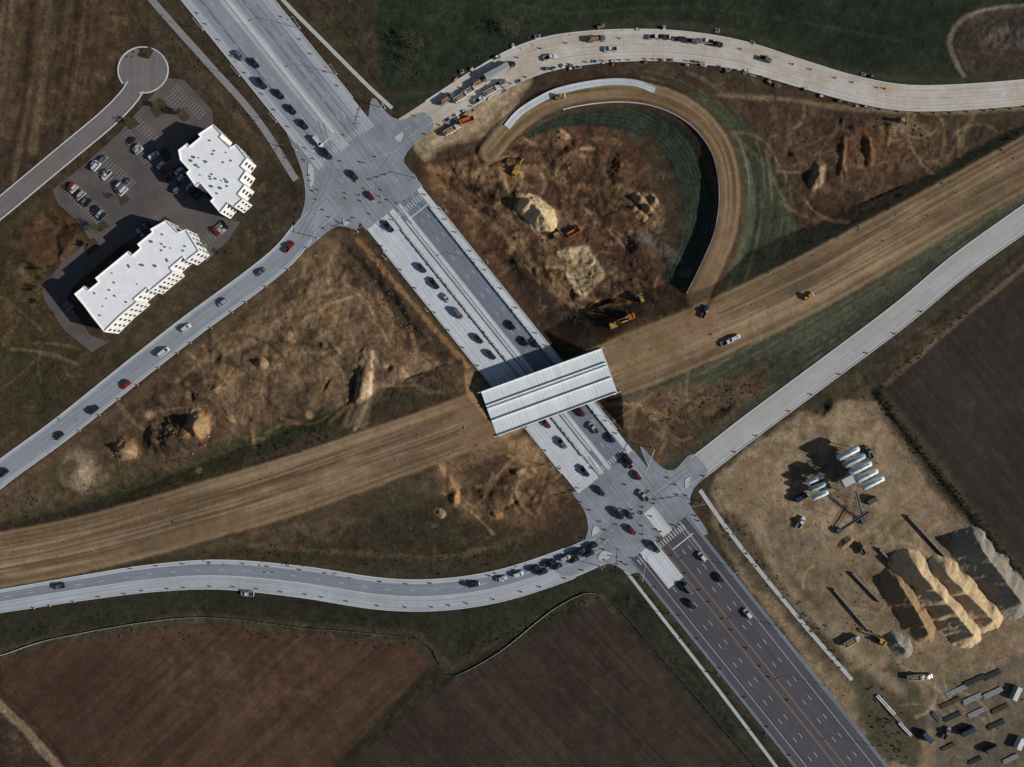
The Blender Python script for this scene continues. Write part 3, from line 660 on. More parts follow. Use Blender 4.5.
for k,c in enumerate(([(340,110),(362,150),(392,200),(410,225)],[(300,115),(330,155),(365,205),(385,230)],[(320,120),(330,160),(318,200),(300,236)],[(378,200),(380,176),(398,148),(424,124)],[(590,455),(620,500),(650,545)],[(625,455),(660,500),(700,550)],[(600,474),(614,510),(605,545),(580,560)],[(690,468),(660,490),(628,516),(594,546)])):
    cc_=catmull(c,5); strip(mb,cc_,-1.4,-.8,.062+.002*k,0); strip(mb,cc_,.8,1.4,.062+.002*k,0)
mb.obj('worn_wheel_paths',[roadmat('pavement_worn',A(108,112,119),streak=.2,stain=.24,joint=0)])
for p,w_,m_ in zip(SIDES,(3.4,1.9,2.0,1.6),(M_SIDE2,M_SIDE,M_SIDE,M_SIDE)):
    mb=MB(); strip(mb,catmull(p,8),-w_/2,w_/2,.03,0,skirt=.4); mb.obj('sidewalk',[m_])
# ------------------------------------------------------------------ bridge
bc=[(480,391),(601,349),(618,392),(498,437)]; ZB=8.25
q=[np.array(W(*p,ZB)) for p in bc]
c0=(q[0]+q[3])/2; c1=(q[1]+q[2])/2; Lb=np.linalg.norm(c1-c0); wb=(np.linalg.norm(q[0]-q[3])+np.linalg.norm(q[1]-q[2]))/2
ab=math.atan2(*(c1-c0)[::-1]); cb_=(c0+c1)/2
E=bpy.data.objects.new('highway_bridge',None); scene.collection.objects.link(E); E.location=(cb_[0],cb_[1],0); E.rotation_euler=(0,0,ab)
mb=MB(); hl,hw_=Lb/2,wb/2
mb.box(-hl,hl,-hw_,hw_,ZB-.35,ZB,0); o=mb.obj('deck',[roadmat('bridge_deck_concrete',A(192,199,202),streak=.08,stain=.12,joint=.07,dirt=TAN,dirtamt=.15)],E)
mb=MB()
for y in (-hw_+.25,hw_-.25,-hw_*.30,hw_*.36,hw_*.22): mb.box(-hl,hl,y-.22,y+.22,ZB+.003,ZB+.95,0,ty=.12)
mb.obj('parapets',[nmat('parapet_concrete',A(208,212,212),.1,.4)],E)
mb=MB()
for y in np.linspace(-hw_+1.2,hw_-1.2,9): 
    mb.box(-hl+2.2,hl-2.2,y-.12,y+.12,ZB-1.75,ZB-.36,0); mb.box(-hl+2.2,hl-2.2,y-.35,y+.35,ZB-1.85,ZB-1.752,0)
mb.obj('girders',[mat('girder_steel',(.16,.10,.07),.6)],E)
mb=MB()
for i in range(6): mb.cyl((0,-hw_+2+i*(2*hw_-4)/5,-.5),(0,-hw_+2+i*(2*hw_-4)/5,ZB-2.9),.55,n=14)
mb.box(-.8,.8,-hw_+.6,hw_-.6,ZB-2.9,ZB-1.86,0)
mb.obj('pier',[M_KERB],E)
mb=MB()
for sx in (-1,1): 
    mb.box(*sorted((sx*(hl-2.1),sx*(hl-.6))),-hw_-.3,hw_+.3,2.5,ZB-.37,0)
    for sy in (-1,1): mb.box(*sorted((sx*(hl+.01),sx*(hl+1.6))),*sorted((sy*(hw_-.4),sy*(hw_))),3.5,ZB-.02,0)
mb.obj('abutments',[M_KERB],E)
mb=MB()
for y0 in (-hw_*.93,-hw_*.2,hw_*.45): 
    for x in np.arange(-hl+2,hl-3,9): mb.box(x,x+3,y0+2.2,y0+2.36,ZB+.004,ZB+.02,0)
mb.obj('lane_dashes',[M_WHITE],E)
# ------------------------------------------------------------------ vehicles
paints={'white':(.55,.56,.57),'silver':(.34,.35,.36),'grey':(.12,.12,.13),'black':(.012,.012,.014),'navy':(.012,.022,.045),'red':(.20,.018,.014),'blue':(.03,.06,.12),'tan':(.25,.2,.14),'maroon':(.09,.015,.012),'yellow':(.42,.26,.05),'orange':(.34,.12,.04)}
PM={k:mat('car_paint_'+k,v,.3,.1,.5) for k,v in paints.items()}
for m in PM.values(): m.node_tree.nodes['Principled BSDF'].inputs['Coat Weight'].default_value=.4
M_GL=mat('glass_dark',(.012,.015,.018),.08,0,.6); M_TY=mat('tyre_rubber',(.02,.02,.02),.9); M_LT=mat('lamp_clear',(.6,.6,.58),.2); M_RL=mat('lamp_red',(.35,.01,.01),.3); M_BL=mat('bed_liner',(.03,.03,.03))
def wheel(mb,x,y,r=.34,w=.24,m=2):
    sy=1 if y>0 else -1
    mb.cyl((x,y-sy*w,r),(x,y,r),r,n=12,m=m); mb.cyl((x,y,r),(x,y+sy*.015,r),r*.55,n=8,m=5)
def sec(x,w,z0,z1,c=.10):
    return [(x,-w+c*.5,z0),(x,w-c*.5,z0),(x,w,z0+c*2),(x,w,z1-c*1.6),(x,w-c*1.3,z1),(x,-w+c*1.3,z1),(x,-w,z1-c*1.6),(x,-w,z0+c*2)]
def carmesh(kind,col):
    mb=MB(); w=.92
    if kind=='sedan':
        mb.loft([sec(-2.35,w*.86,.35,.82),sec(-2.2,w*.95,.25,.95),sec(-1.4,w,.22,1.0),sec(.7,w,.22,.98),sec(1.6,w*.97,.22,.88),sec(2.15,w*.9,.28,.74),sec(2.36,w*.75,.35,.62)])
        lo,hi,x=(-1.75,.98),1.44,(-1.95,1.05,-1.15,.28)
    elif kind=='suv':
        w=.96
        mb.loft([sec(-2.38,w*.92,.4,1.05),sec(-2.28,w*.98,.3,1.15),sec(.8,w,.3,1.12),sec(1.8,w*.98,.3,1.05),sec(2.25,w*.92,.35,.92),sec(2.4,w*.8,.4,.78)])
        lo,hi,x=(0,1.12),1.74,(-2.3,1.2,-1.95,.55)
    elif kind=='pickup':
        w=1.0
        mb.loft([sec(-.55,w,.35,1.12),sec(1.1,w,.35,1.12),sec(2.2,w*.98,.35,1.08),sec(2.7,w*.93,.4,.98),sec(2.85,w*.85,.45,.85)])
        mb.box(-2.95,-.56,-w,w,.45,.72); 
        for y in (-1,1): mb.box(-2.95,-.56,*sorted((y*(w-.1),y*w)),.721,1.14)
        mb.box(-2.94,-2.85,-w+.1,w-.1,.721,1.12); mb.box(-2.8,-.6,-w+.12,w-.12,.725,.74,4)
        lo,hi,x=(0,1.12),1.82,(-.62,1.55,-.45,.85)
    else:
        w=1.0
        mb.loft([sec(-2.8,w*.97,.4,1.3),sec(-2.7,w,.35,1.4),sec(1.4,w,.35,1.35),sec(2.3,w*.96,.35,1.15),sec(2.65,w*.88,.4,.95)])
        lo,hi,x=(0,1.36),2.15,(-2.75,1.9,-2.65,1.15)
    zb=lo[1]-.06; wt=w*.76; wbm=w*.94
    v=[(x[0],-wbm,zb),(x[1],-wbm,zb),(x[1],wbm,zb),(x[0],wbm,zb),(x[2],-wt,hi),(x[3],-wt,hi),(x[3],wt,hi),(x[2],wt,hi)]
    mb.add(v,[(0,1,5,4),(1,2,6,5),(2,3,7,6),(3,0,4,7)],1)
    mb.add([(p[0]*1.0,p[1],p[2]) for p in v[4:]]+[(x[2]+.15,-wt+.12,hi+.05),(x[3]-.15,-wt+.12,hi+.05),(x[3]-.15,wt-.12,hi+.05),(x[2]+.15,wt-.12,hi+.05)],[(4,5,6,7),(0,1,5,4),(1,2,6,5),(2,3,7,6),(3,0,4,7)],0)
    for sy in (-1,1):
        for t in (.0,.5,1.0):
            xa=x[0]+(x[1]-x[0])*t; xb=x[2]+(x[3]-x[2])*t
            mb.cyl((xa,sy*(wbm+.005),zb),(xb,sy*(wt+.005),hi),.05,n=4,m=0)
        mb.box(x[3]+.35,x[3]+.55,*sorted((sy*w,sy*(w+.18))),lo[1]-.05,lo[1]+.12,0)
    xf={'sedan':2.2,'suv':2.3,'pickup':2.74,'van':2.55}[kind]; xr={'sedan':-2.36,'suv':-2.39,'pickup':-2.96,'van':-2.81}[kind]
    for sy in (-1,1):
        mb.box(xf-.05,xf+.08,sy*w*.62-.16,sy*w*.62+.16,.62,.8,3); mb.box(xr-.03,xr+.03,sy*w*.72-.12,sy*w*.72+.12,.72,.92,6)
        wx={'sedan':(-1.4,1.42),'suv':(-1.45,1.45),'pickup':(-1.85,1.9),'van':(-1.8,1.7)}[kind]
        for xx in wx: wheel(mb,xx,sy*(w+.01),.36)
    nm={'sedan':'car','suv':'suv','pickup':'pickup_truck','van':'van'}[kind]
    return mb.mesh(nm,[PM[col],M_GL,M_TY,M_LT,M_BL,PM['silver'],M_RL])
CM={}
def cm(k,c):
    if (k,c) not in CM: CM[(k,c)]=carmesh(k,c)
    return CM[(k,c)]
names={'sedan':'car','suv':'suv','pickup':'pickup_truck','van':'van'}
ALLR=[ART,SWR,NER,LOOP,MAIN,SER,SLR,FRT]
def heading(px,py):
    best=None
    for Rr in ALLR:
        d,s_,sd,L=pdist(np.array([[px]],float),np.array([[py]],float),Rr)
        if best is None or d[0,0]<best[0]:
            dd=((Rr[:-1,:2]-[px,py])**2).sum(1)+((Rr[1:,:2]-[px,py])**2).sum(1)
            i=int(dd.argmin()); t=Rr[i+1]-Rr[i]; best=(d[0,0],math.atan2(-t[1],t[0]))
    return best[1]
kinds=['sedan','suv','suv','pickup','sedan','van','suv']; cols=['black','grey','navy','white','silver','black','black','grey','black','navy','silver','white','black','navy','grey','maroon']
def car(px,py,k=None,c=None,h=None,z=None,parked=False,sc=1.12):
    k=k or random.choice(kinds); c=c or random.choice(cols)
    if h is None: h=heading(px,py)+(math.pi if random.random()<.5 else 0)
    x,y=W(px,py); zz=max(.08,gz(px,py)) if z is None else z
    newobj(('parked_' if parked else '')+names[k],cm(k,c),x,y,zz,h,sc)
USED=[]
def acar(px,py,c=None):
    # snap to the nearest travel lane of the arterial, keeping right
    t=((px-228-.8*py)/1.2806)*S; y_=py+art_n[1]*-t/S
    lanes=(-12.8,-9.2,-5.6,4.1,7.8,11.6) if y_<205 else ((-15.2,-11.8,-8.0,5.4,9.0,12.6) if y_<475 else (-11.7,-8,-4.2,3.8,7.4,11.2))
    l=min(lanes,key=lambda q:abs(q-t))
    for _ in range(6):
        if any(abs(l-u[0])<1 and abs(y_-u[1])<12 for u in USED): y_+=12.5
    USED.append((l,y_)); p=AP(y_,l/S); h=math.radians(-51.3)+(0 if l<0 else math.pi)
    car(p[0],p[1],None,c,h+random.uniform(-.02,.02),.08)
for p in [(236,60),(258,62),(262,85),(283,93),(285,96),(306,124),(311,128),(330,153),(353,177),(358,186),(388,228),(424,267),(433,285),(448,297),(449,301),(480,338),(486,339),(512,325),(517,327),(538,341),(562,443),(550,421),(583,410),(586,413),(612,437),(588,468),(603,489),(596,491),(630,460),(636,476),(616,447),(631,513),(655,547),(708,551),(641,497),(686,590),(691,604),(753,608),(724,573),(575,452),(566,430)]:
    acar(*p)
for p in [(290,247,'pickup','red'),(224,303,'suv','silver'),(187,328,'suv','white'),(165,352,'van','white'),(127,385,'suv','red'),(95,410,'suv','navy'),(60,436,'sedan','black'),(5,473,'suv','black'),(262,272,'sedan','grey')]: car(*p)
for p in [(248,593,'pickup','white'),(60,586,'pickup','grey')]: car(*p)
P,T,Nn,s=frames(SLR)
for off,ss in ((-2.6,(3,10.5,18,26,34,43,52,66)),(.2,(6,14,23,31))):
    for q_ in ss:
        i=int(np.searchsorted(s,q_)); i=min(max(i,1),len(s)-2); f=(q_-s[i-1])/(s[i]-s[i-1]); p=P[i-1]*(1-f)+P[i]*f+Nn[i]*off
        car(p[0]/S+512,383.5-p[1]/S,random.choice(['suv','sedan','suv','van','pickup']),random.choice(['black','navy','black','white','grey','silver']),math.atan2(T[i][1],T[i][0])+math.pi,.08)
for p in [(722,343,'pickup','white'),(730,339,'suv','white'),(700,313,'pickup','navy')]: car(*p)
M_YE=nmat('plant_yellow',(.34,.20,.035),.25,1.5,.6); M_DK=nmat('steel_dark',(.05,.05,.05),.3,2,.6); M_ST=nmat('steel_galvanised',(.34,.36,.37),.2,1,.5,.4,.3)
M_OR=nmat('plant_orange',(.32,.11,.03),.25,1.5,.6); M_WP=nmat('painted_white',(.55,.56,.57),.15,1,.5); M_DIRT=nmat('loose_dirt',A(128,100,70),.3,1.5,.95,.05)
def dumptruck(c,load=True):
    mb=MB(); mb.box(-4.2,4.2,-.5,.5,.7,.95,1); mb.box(2.1,3.3,-1.15,1.15,.953,2.7,0,tx=.15,ty=.08); mb.box(3.31,4.4,-1.0,1.0,.953,1.8,0,ty=.1)
    mb.box(2.06,3.34,-1.0,1.0,1.9,2.45,2)
    mb.box(-4.2,1.79,-1.2,1.2,1.0,1.15,0)
    for y in (-1,1): mb.box(-4.09,1.79,*sorted((y*1.1,y*1.22)),1.153,2.3,0)
    mb.box(1.8,1.9,-1.1,1.1,1.15,2.6,0); mb.box(-4.2,-4.1,-1.1,1.1,1.153,2.2,0)
    if load: mb.box(-4.05,1.75,-1.08,1.08,1.16,2.35,3,tx=1,ty=.6)
    for x in (-3.3,-2.1,3.2):
        for y in (-1,1): wheel(mb,x,y*1.22,.52,.35,4)
    return mb.mesh('dump_truck',[c,M_DK,M_GL,M_DIRT,M_TY,M_ST])
def semi(c,t):
    mb=MB(); mb.box(5.2,7.0,-1.2,1.2,1.103,3.2,0,tx=.2,ty=.1); mb.box(7.01,8.4,-1.0,1.0,.8,1.9,0,tx=.05,ty=.15); mb.box(6.2,7.05,-1.05,1.05,2.0,2.8,2)
    mb.box(-8.2,7.0,-.45,.45,.8,1.1,1); mb.box(-8.4,4.8,-1.28,1.28,1.15,3.9,3)
    mb.box(-8.2,4.6,-1.1,1.1,3.903,3.93,3)
    for x in (-7.4,-6.1,4.1,5.3,7.4):
        for y in (-1,1): wheel(mb,x,y*1.22,.52,.35,4)
    return mb.mesh('semi_truck',[c,M_DK,M_GL,t,M_TY,M_ST])
def excav(c):
    mb=MB()
    for y in (-1,1):
        mb.loft([[(x,y*1.35-.3,z0),(x,y*1.35+.3,z0),(x,y*1.35+.3,z1),(x,y*1.35-.3,z1)] for x,z0,z1 in ((-2.1,.35,.6),(-1.8,.05,.95),(1.8,.05,.95),(2.1,.35,.6))],1)
    mb.box(-.9,.9,-1.04,1.04,.4,1.09,1)
    mb.box(-2.4,1.3,-1.35,1.35,1.1,2.1,0,tx=.1,ty=.1); mb.box(-2.25,-1.2,-1.2,1.2,2.103,2.5,0,tx=.1); mb.box(.0,1.5,.35,1.3,1.4,2.9,2,tx=.1,ty=.05); mb.box(.1,1.4,.4,1.25,2.903,2.98,0)
    def arm(p,q_,w0,w1,wd=.28,m=0):
        p,q_=Vector(p),Vector(q_); d_=(q_-p).normalized(); n_=Vector((-d_.z,0,d_.x))
        mb.loft([[tuple(p+n_*w0+Vector((0,-wd-.3,0))),tuple(p+n_*w0+Vector((0,wd-.3,0))),tuple(p-n_*w0+Vector((0,wd-.3,0))),tuple(p-n_*w0+Vector((0,-wd-.3,0)))],
                 [tuple(q_+n_*w1+Vector((0,-wd-.3,0))),tuple(q_+n_*w1+Vector((0,wd-.3,0))),tuple(q_-n_*w1+Vector((0,wd-.3,0))),tuple(q_-n_*w1+Vector((0,-wd-.3,0)))]],m)
    arm((1.0,0,1.8),(3.4,0,4.3),.3,.38); arm((3.4,0,4.3),(6.2,0,3.6),.38,.22,.27); arm((6.0,0,3.8),(6.9,0,1.3),.28,.18,.26)
    mb.cyl((1.6,-.3,1.9),(3.6,-.3,3.7),.1,n=6,m=3)
    mb.loft([[(6.5,-.85,1.5),(6.5,.25,1.5),(7.2,.25,1.4),(7.2,-.85,1.4)],[(5.9,-.85,.6),(5.9,.25,.6),(7.1,.25,.3),(7.1,-.85,.3)]],1)
    return mb.mesh('excavator',[c,M_DK,M_GL,M_ST])
def dozer(c):
    mb=MB()
    for y in (-1,1): mb.loft([[(x,y*1.0-.28,z0),(x,y*1.0+.28,z0),(x,y*1.0+.28,z1),(x,y*1.0-.28,z1)] for x,z0,z1 in ((-1.9,.4,.7),(-1.5,.05,1.05),(1.4,.05,.95),(1.8,.35,.65))],1)
    mb.box(-1.5,1.7,-.65,.65,.6,1.7,0,tx=.1); mb.box(-1.2,.3,-.75,.75,1.703,2.9,2,tx=.12,ty=.08); mb.box(-1.3,.4,-.8,.8,2.903,3.0,0)
    mb.loft([[(2.3,-1.8,.1),(2.5,-1.8,.1),(2.6,-1.8,1.3),(2.4,-1.8,1.3)],[(2.3,1.8,.1),(2.5,1.8,.1),(2.6,1.8,1.3),(2.4,1.8,1.3)]],3)
    for y in (-1,1): mb.box(.5,2.3,*sorted((y*1.3,y*1.42)),.45,.65,3)
    return mb.mesh('bulldozer',[c,M_DK,M_GL,M_ST])
def roller(c):
    mb=MB(); mb.cyl((2,-1.05,.75),(2,1.05,.75),.75,n=16,m=3); mb.box(1.0,3.0,-1.2,-1.07,.5,1.0,0); mb.box(1.0,3.0,1.07,1.2,.5,1.0,0); mb.box(.88,.99,-1.2,1.2,.5,1.1,0)
    mb.box(-2.6,-.41,-.8,.8,.8,1.8,0,tx=.15,ty=.05); mb.box(-.4,.87,-.75,.75,.7,1.5,0); mb.box(-.38,.8,-.74,.74,1.503,2.7,2,tx=.1); mb.box(-.6,.9,-.85,.85,2.703,2.8,0)
    for y in (-1,1): wheel(mb,-1.5,y*1.1,.7,.45,1)
    return mb.mesh('road_roller',[c,M_TY,M_GL,M_ST,M_TY,M_ST])
DT=[dumptruck(PM['white']),dumptruck(M_OR,False),dumptruck(PM['grey'])]; SM=semi(PM['white'],M_WP); SM2=semi(PM['navy'],M_ST); EX=excav(M_YE); EX2=excav(M_OR); DZ=dozer(M_YE); RL=roller(M_YE)
def put(me,px,py,h=None,sc=1.0):
    x,y=W(px,py); h=heading(px,py) if h is None else math.radians(h)
    z=max(.05,gz(px,py)); newobj(me.name.split('.')[0],me,x,y,z,h,sc)
put(DT[0],452,131,30); put(DT[1],466,122,200); put(DT[2],447,100); put(DT[0],470,92); put(SM2,500,72); 
for p in [(479,83),(492,92),(462,98),(596,40)]: put(random.choice(DT),*p)
for m_,p,h in [(EX,(516,172),60),(EX2,(628,318),200),(DZ,(556,235),30),(DT[1],(575,232),30),(DZ,(640,300),120),(EX,(612,326),20),(RL,(560,98),10),(DZ,(900,122),0),(EX,(880,640),140),(RL,(803,298),27),(DT[0],(850,640),30)]: put(m_,*p,h)
for p in [(480,100,'pickup','white'),(500,84,'pickup','grey'),(550,58,'pickup','white'),(610,50,'pickup','white'),(655,38,'pickup','white'),(662,38,'pickup','black'),(680,40,'suv','navy'),(692,42,'pickup','grey'),(706,42,'pickup','white'),(716,45,'pickup','black'),(765,60,'pickup','grey')]: car(*p)
mb=MB()
pm=[M_OR,M_WP,M_ST,nmat('timber',(.22,.14,.07),.3,2),PM['navy'],M_DK,PM['maroon']]
for k in range(54):
    t=random.random()**1.6; i=min(int(5+t*52),len(NER)-2); p=NER[i]; off=random.choice([-1,-1,-1,1])*random.uniform(14,20); d_=NER[i+1]-NER[i-1]; d_/=np.linalg.norm(d_)
    qx,qy=p[0]-d_[1]*off*-1,p[1]+d_[0]*off*-1
    x,y=W(qx,qy); M=Matrix.Translation((x,y,gz(qx,qy)))@Matrix.Rotation(math.atan2(-d_[1],d_[0])+random.uniform(-.3,.3),4,'Z')
    l,w_,h_=random.uniform(.5,2.0),random.uniform(.4,.9),random.uniform(.4,1.3); m=random.choice([0,1,2,3,4,5,5,5,2,3])
    mb.box(-l,l,-w_,w_,.153,h_,m,M); mb.box(-l*.9,l*.9,-w_*.2,w_*.2,0,.15,3,M); mb.box(-l*.5,l*.5,-w_*.6,w_*.6,h_+.003,h_+.25,(m+2)%6,M)
mb.obj('construction_materials',pm)
# ------------------------------------------------------------------ barrels
mb=MB()
def barrel(px,py,z=None):
    x,y=W(px,py); z=max(.06,gz(px,py)) if z is None else z
    mb.box(x-.4,x+.4,y-.4,y+.4,z,z+.08,2); mb.cyl((x,y,z+.083),(x,y,z+.4),.33,.31,8,0,cap=False); mb.cyl((x,y,z+.4),(x,y,z+.6),.31,.29,8,1,cap=False); mb.cyl((x,y,z+.6),(x,y,z+1.05),.29,.24,8,0)
def barrels(pts,off,step,z=None,jit=.5):
    P,T,Nn,s=frames(pts); t=0
    while t<s[-1]:
        i=min(len(s)-2,int(np.searchsorted(s,t))); p=P[i]+Nn[i]*off; barrel(p[0]/S+512+random.uniform(-jit,jit),383.5-p[1]/S+random.uniform(-jit,jit),z); t+=step*random.uniform(.8,1.2)
barrels(art(-60,150),-15.8,11,.06); barrels(art(-60,120),16,12,.06); barrels(art(215,470),-4.0,9,.06); barrels(art(215,460),16.3,12,.06); barrels(art(225,460),-16.6,12,.06)
barrels(NER[2:90],-7.5,8); barrels(NER[2:60],3,12,.06); barrels(SER[:40],-5.4,16,.06); barrels(SLR[:70],6.8,12,.06); barrels(SLR[10:60],-5.0,14,.06); barrels(SWR[20:],-6.8,12); barrels(So,-16.2,18,.06); barrels(So[:30],0,10,.06)
barrels(catmull([(306,160),(318,200),(334,220),(356,222)],5),0,5,.1); barrels(catmull([(590,510),(606,530),(604,550),(632,568)],5),0,5,.1); barrels(catmull([(668,478),(690,500),(700,526)],5),0,5,.1)
for k in range(44):
    c=random.choice([(360,175),(630,515)]); barrel(c[0]+random.gauss(0,22),c[1]+random.gauss(0,17),.1)
mb.obj('traffic_barrels',[nmat('barrel_orange',(.38,.10,.03),.1,1),M_WHITE,M_TY])
mb=MB()
def jersey(pts,off,zoff=.055):
    P,T,Nn,s=frames(pts); t=0
    while t<s[-1]-3.6:
        i=min(len(s)-2,int(np.searchsorted(s,t))); p=P[i]+Nn[i]*off; a_=math.atan2(T[i][1],T[i][0])
        px,py=p[0]/S+512,383.5-p[1]/S; M=Matrix.Translation((p[0],p[1],max(zoff,gz(px,py)+.02)))@Matrix.Rotation(a_,4,'Z')
        mb.box(-1.75,1.75,-.3,.3,0,.25,0,M,ty=.08); mb.box(-1.75,1.75,-.2,.2,.253,.85,0,M,ty=.1); t+=3.8
jersey(catmull(art(228,455,5),4),-4.0); jersey(catmull(art(228,455,5),4),13.9)
mb.obj('jersey_barriers',[M_KERB])
# ------------------------------------------------------------------ street lamps and signals
def lampmesh():
    mb=MB(); mb.cyl((0,0,0),(0,0,.6),.3,.28,8,1); mb.cyl((0,0,.6),(0,0,11),.13,.08,8,0); mb.cyl((0,0,10.8),(2.8,0,11.6),.06,.05,6,0); mb.box(2.5,3.5,-.2,.2,11.52,11.68,2,ty=.04)
    return mb.mesh('street_lamp',[M_ST,M_KERB,M_DK])
LM=lampmesh()
for y in range(-40,130,46):
    for t,r in ((-19.2,0),(19.2,math.pi)):
        p=AP(y,t/S); x,yy=W(*p); newobj('street_lamp',LM,x,yy,-.05,r+math.radians(38.7))
for y in list(range(235,470,52))+list(range(590,860,60)):
    if 330<y<440: continue
    for t,r in ((-19.3,0),(19.3,math.pi)):
        p=AP(y,t/S); x,yy=W(*p); newobj('street_lamp',LM,x,yy,-.05,r+math.radians(38.7))
def sigmesh():
    mb=MB(); mb.cyl((0,0,0),(0,0,.5),.35,.3,8,2); mb.cyl((0,0,.5),(0,0,7),.17,.13,8,0); mb.cyl((0,0,6.2),(12,0,6.8),.12,.07,8,0)
    for x in (4,7.5,11.2):
        z=6.2+.05*x; mb.box(x-.18,x+.18,-.15,.15,z-.6,z+.5,1)
        for k,dz in enumerate((.25,-.05,-.38)): mb.cyl((x,.153,z+dz),(x,.3,z+dz),.12,n=8,m=3)
    return mb.mesh('traffic_signal',[M_ST,PM['yellow'],M_KERB,M_GL])
SG=sigmesh()
for px,py,r in [(318,238,80),(358,232,20),(416,178,200),(385,108,260),(296,150,340),(582,502,20),(652,448,250),(702,502,190),(640,578,80),(600,566,50)]:
    x,y=W(px,py); newobj('traffic_signal',SG,x,y,.0,math.radians(r))
# ------------------------------------------------------------------ buildings
M_ROOF=nmat('roof_membrane_white',(.78,.80,.82),.07,.25,.6); M_WALL=nmat('stucco_white',(.64,.64,.62),.06,.5); M_WALL2=nmat('cladding_grey',(.22,.22,.23),.1,.5); M_COP=mat('coping_metal',(.7,.71,.72),.5)
def building(name,roof,z,storeys=3):
    E=bpy.data.objects.new(name,None); scene.collection.objects.link(E)
    w=[np.array(W(p[0],p[1],z)) for p in roof]; n=len(w); area=sum(w[i][0]*w[(i+1)%n][1]-w[(i+1)%n][0]*w[i][1] for i in range(n))
    if area<0: w=w[::-1]
    def ring(ins,zz):
        out=[]
        for i in range(n):
            a_,b1,c_=w[i-1],w[i],w[(i+1)%n]; t1=(b1-a_)/np.linalg.norm(b1-a_); t2=(c_-b1)/np.linalg.norm(c_-b1)
            n1_=np.array([-t1[1],t1[0]]); n2_=np.array([-t2[1],t2[0]]); bis=(n1_+n2_); bis/=max(.5,bis.dot(n1_)); p=b1+bis*ins; out.append((p[0],p[1],zz))
        return out
    mb=MB(); a_,b1=ring(0,-.4),ring(0,z); mb.add(a_+b1,[(i,(i+1)%n,n+(i+1)%n,n+i) for i in range(n)],0); mb.obj('walls',[M_WALL],E)
    mb=MB(); mb.add(ring(.3,z-.5),[tuple(range(n))],0); mb.obj('roof',[M_ROOF],E)
    mb=MB(); a_,b1,c_=ring(-.04,z+.003),ring(.3,z+.003),ring(.3,z-.52); d_=ring(-.04,z-.25); mb.add(a_+b1+c_+d_,[(i,(i+1)%n,n+(i+1)%n,n+i) for i in range(n)]+[(n+i,n+(i+1)%n,2*n+(i+1)%n,2*n+i) for i in range(n)]+[(3*n+i,3*n+(i+1)%n,(i+1)%n,i) for i in range(n)],0); mb.obj('parapet',[M_COP],E)
    mb=MB(); mf=MB(); mc=MB(); sh=(z-.9)/storeys
    for i in range(n):
        p,q_=w[i],w[(i+1)%n]; L_=np.linalg.norm(q_-p); t=(q_-p)/L_
        if L_<3: continue
        M=Matrix.Translation((p[0],p[1],0))@Matrix.Rotation(math.atan2(t[1],t[0]),4,'Z'); k=max(1,int(L_/2.8)); st=L_/k
        for s_ in range(storeys):
            for j in range(k):
                x0=st*j+st*.32; x1=st*(j+1)-st*.32; z0=1.1+s_*sh; mb.box(x0,x1,-.05,.1,z0,z0+sh*.42,0,M); mf.box(x0-.08,x1+.08,-.14,-.003,z0-.12,z0-.003,0,M)
                if j%4==1 and k>3 and s_>0: 
                    mc.box(x0-.1,x1+.1,-1.0,-.01,z0-.5,z0-.36,0,M); mc.box(x0-.1,x1+.1,-1.0,-.95,z0-.357,z0+.5,0,M)
        mf.box(.1,L_-.1,-.09,-.003,sh-.1,sh+.06,0,M)
    mb.obj('windows',[M_GL],E); mf.obj('sills',[M_WALL2],E)
    if mc.v: mc.obj('balconies',[M_WALL2],E)
    mb=MB(); wa=np.array(w)
    xs,ys=wa[:,0],wa[:,1]; cnt=0
    ang_=math.atan2(*(w[1]-w[0])[::-1])
    for _ in range(400):
        x,y=random.uniform(xs.min(),xs.max()),random.uniform(ys.min(),ys.max())
        dd=polysdf(np.array([[x]]),np.array([[y]]),wa)[0,0]
        if dd<-3:
            M=Matrix.Translation((x,y,z-.5))@Matrix.Rotation(ang_,4,'Z'); a_=random.choice([.25,.35,.35,.5]); mb.box(-a_,a_,-a_*.8,a_*.8,.103,.1+a_*1.4,0,M); mb.box(-a_*.8,a_*.8,-a_*.6,a_*.6,.02,.1,1,M); mb.cyl((0,0,.103+a_*1.4),(0,0,.16+a_*1.4),a_*.5,n=8,m=1,M=M); cnt+=1
        if cnt>24: break
    mb.obj('rooftop_units',[M_ST,M_DK],E)
    return E
building('apartment_building',[(178,150),(187,143),(189,146),(200,137),(198,134),(213,124),(222,134),(220,137),(230,147),(236,144),(247,158),(241,166),(246,171),(240,180),(245,185),(238,194),(243,199),(234,207),(228,203),(220,213),(210,201),(213,198),(200,183),(195,186),(186,173),(189,170),(180,160)],12)
building('apartment_building',[(74,294),(84,286),(88,290),(98,282),(95,278),(128,251),(132,255),(140,248),(137,244),(152,232),(150,229),(166,220),(178,232),(186,229),(199,251),(186,261),(183,257),(170,268),(173,272),(150,291),(147,288),(134,299),(137,302),(120,316),(104,332),(92,317),(84,306)],12)
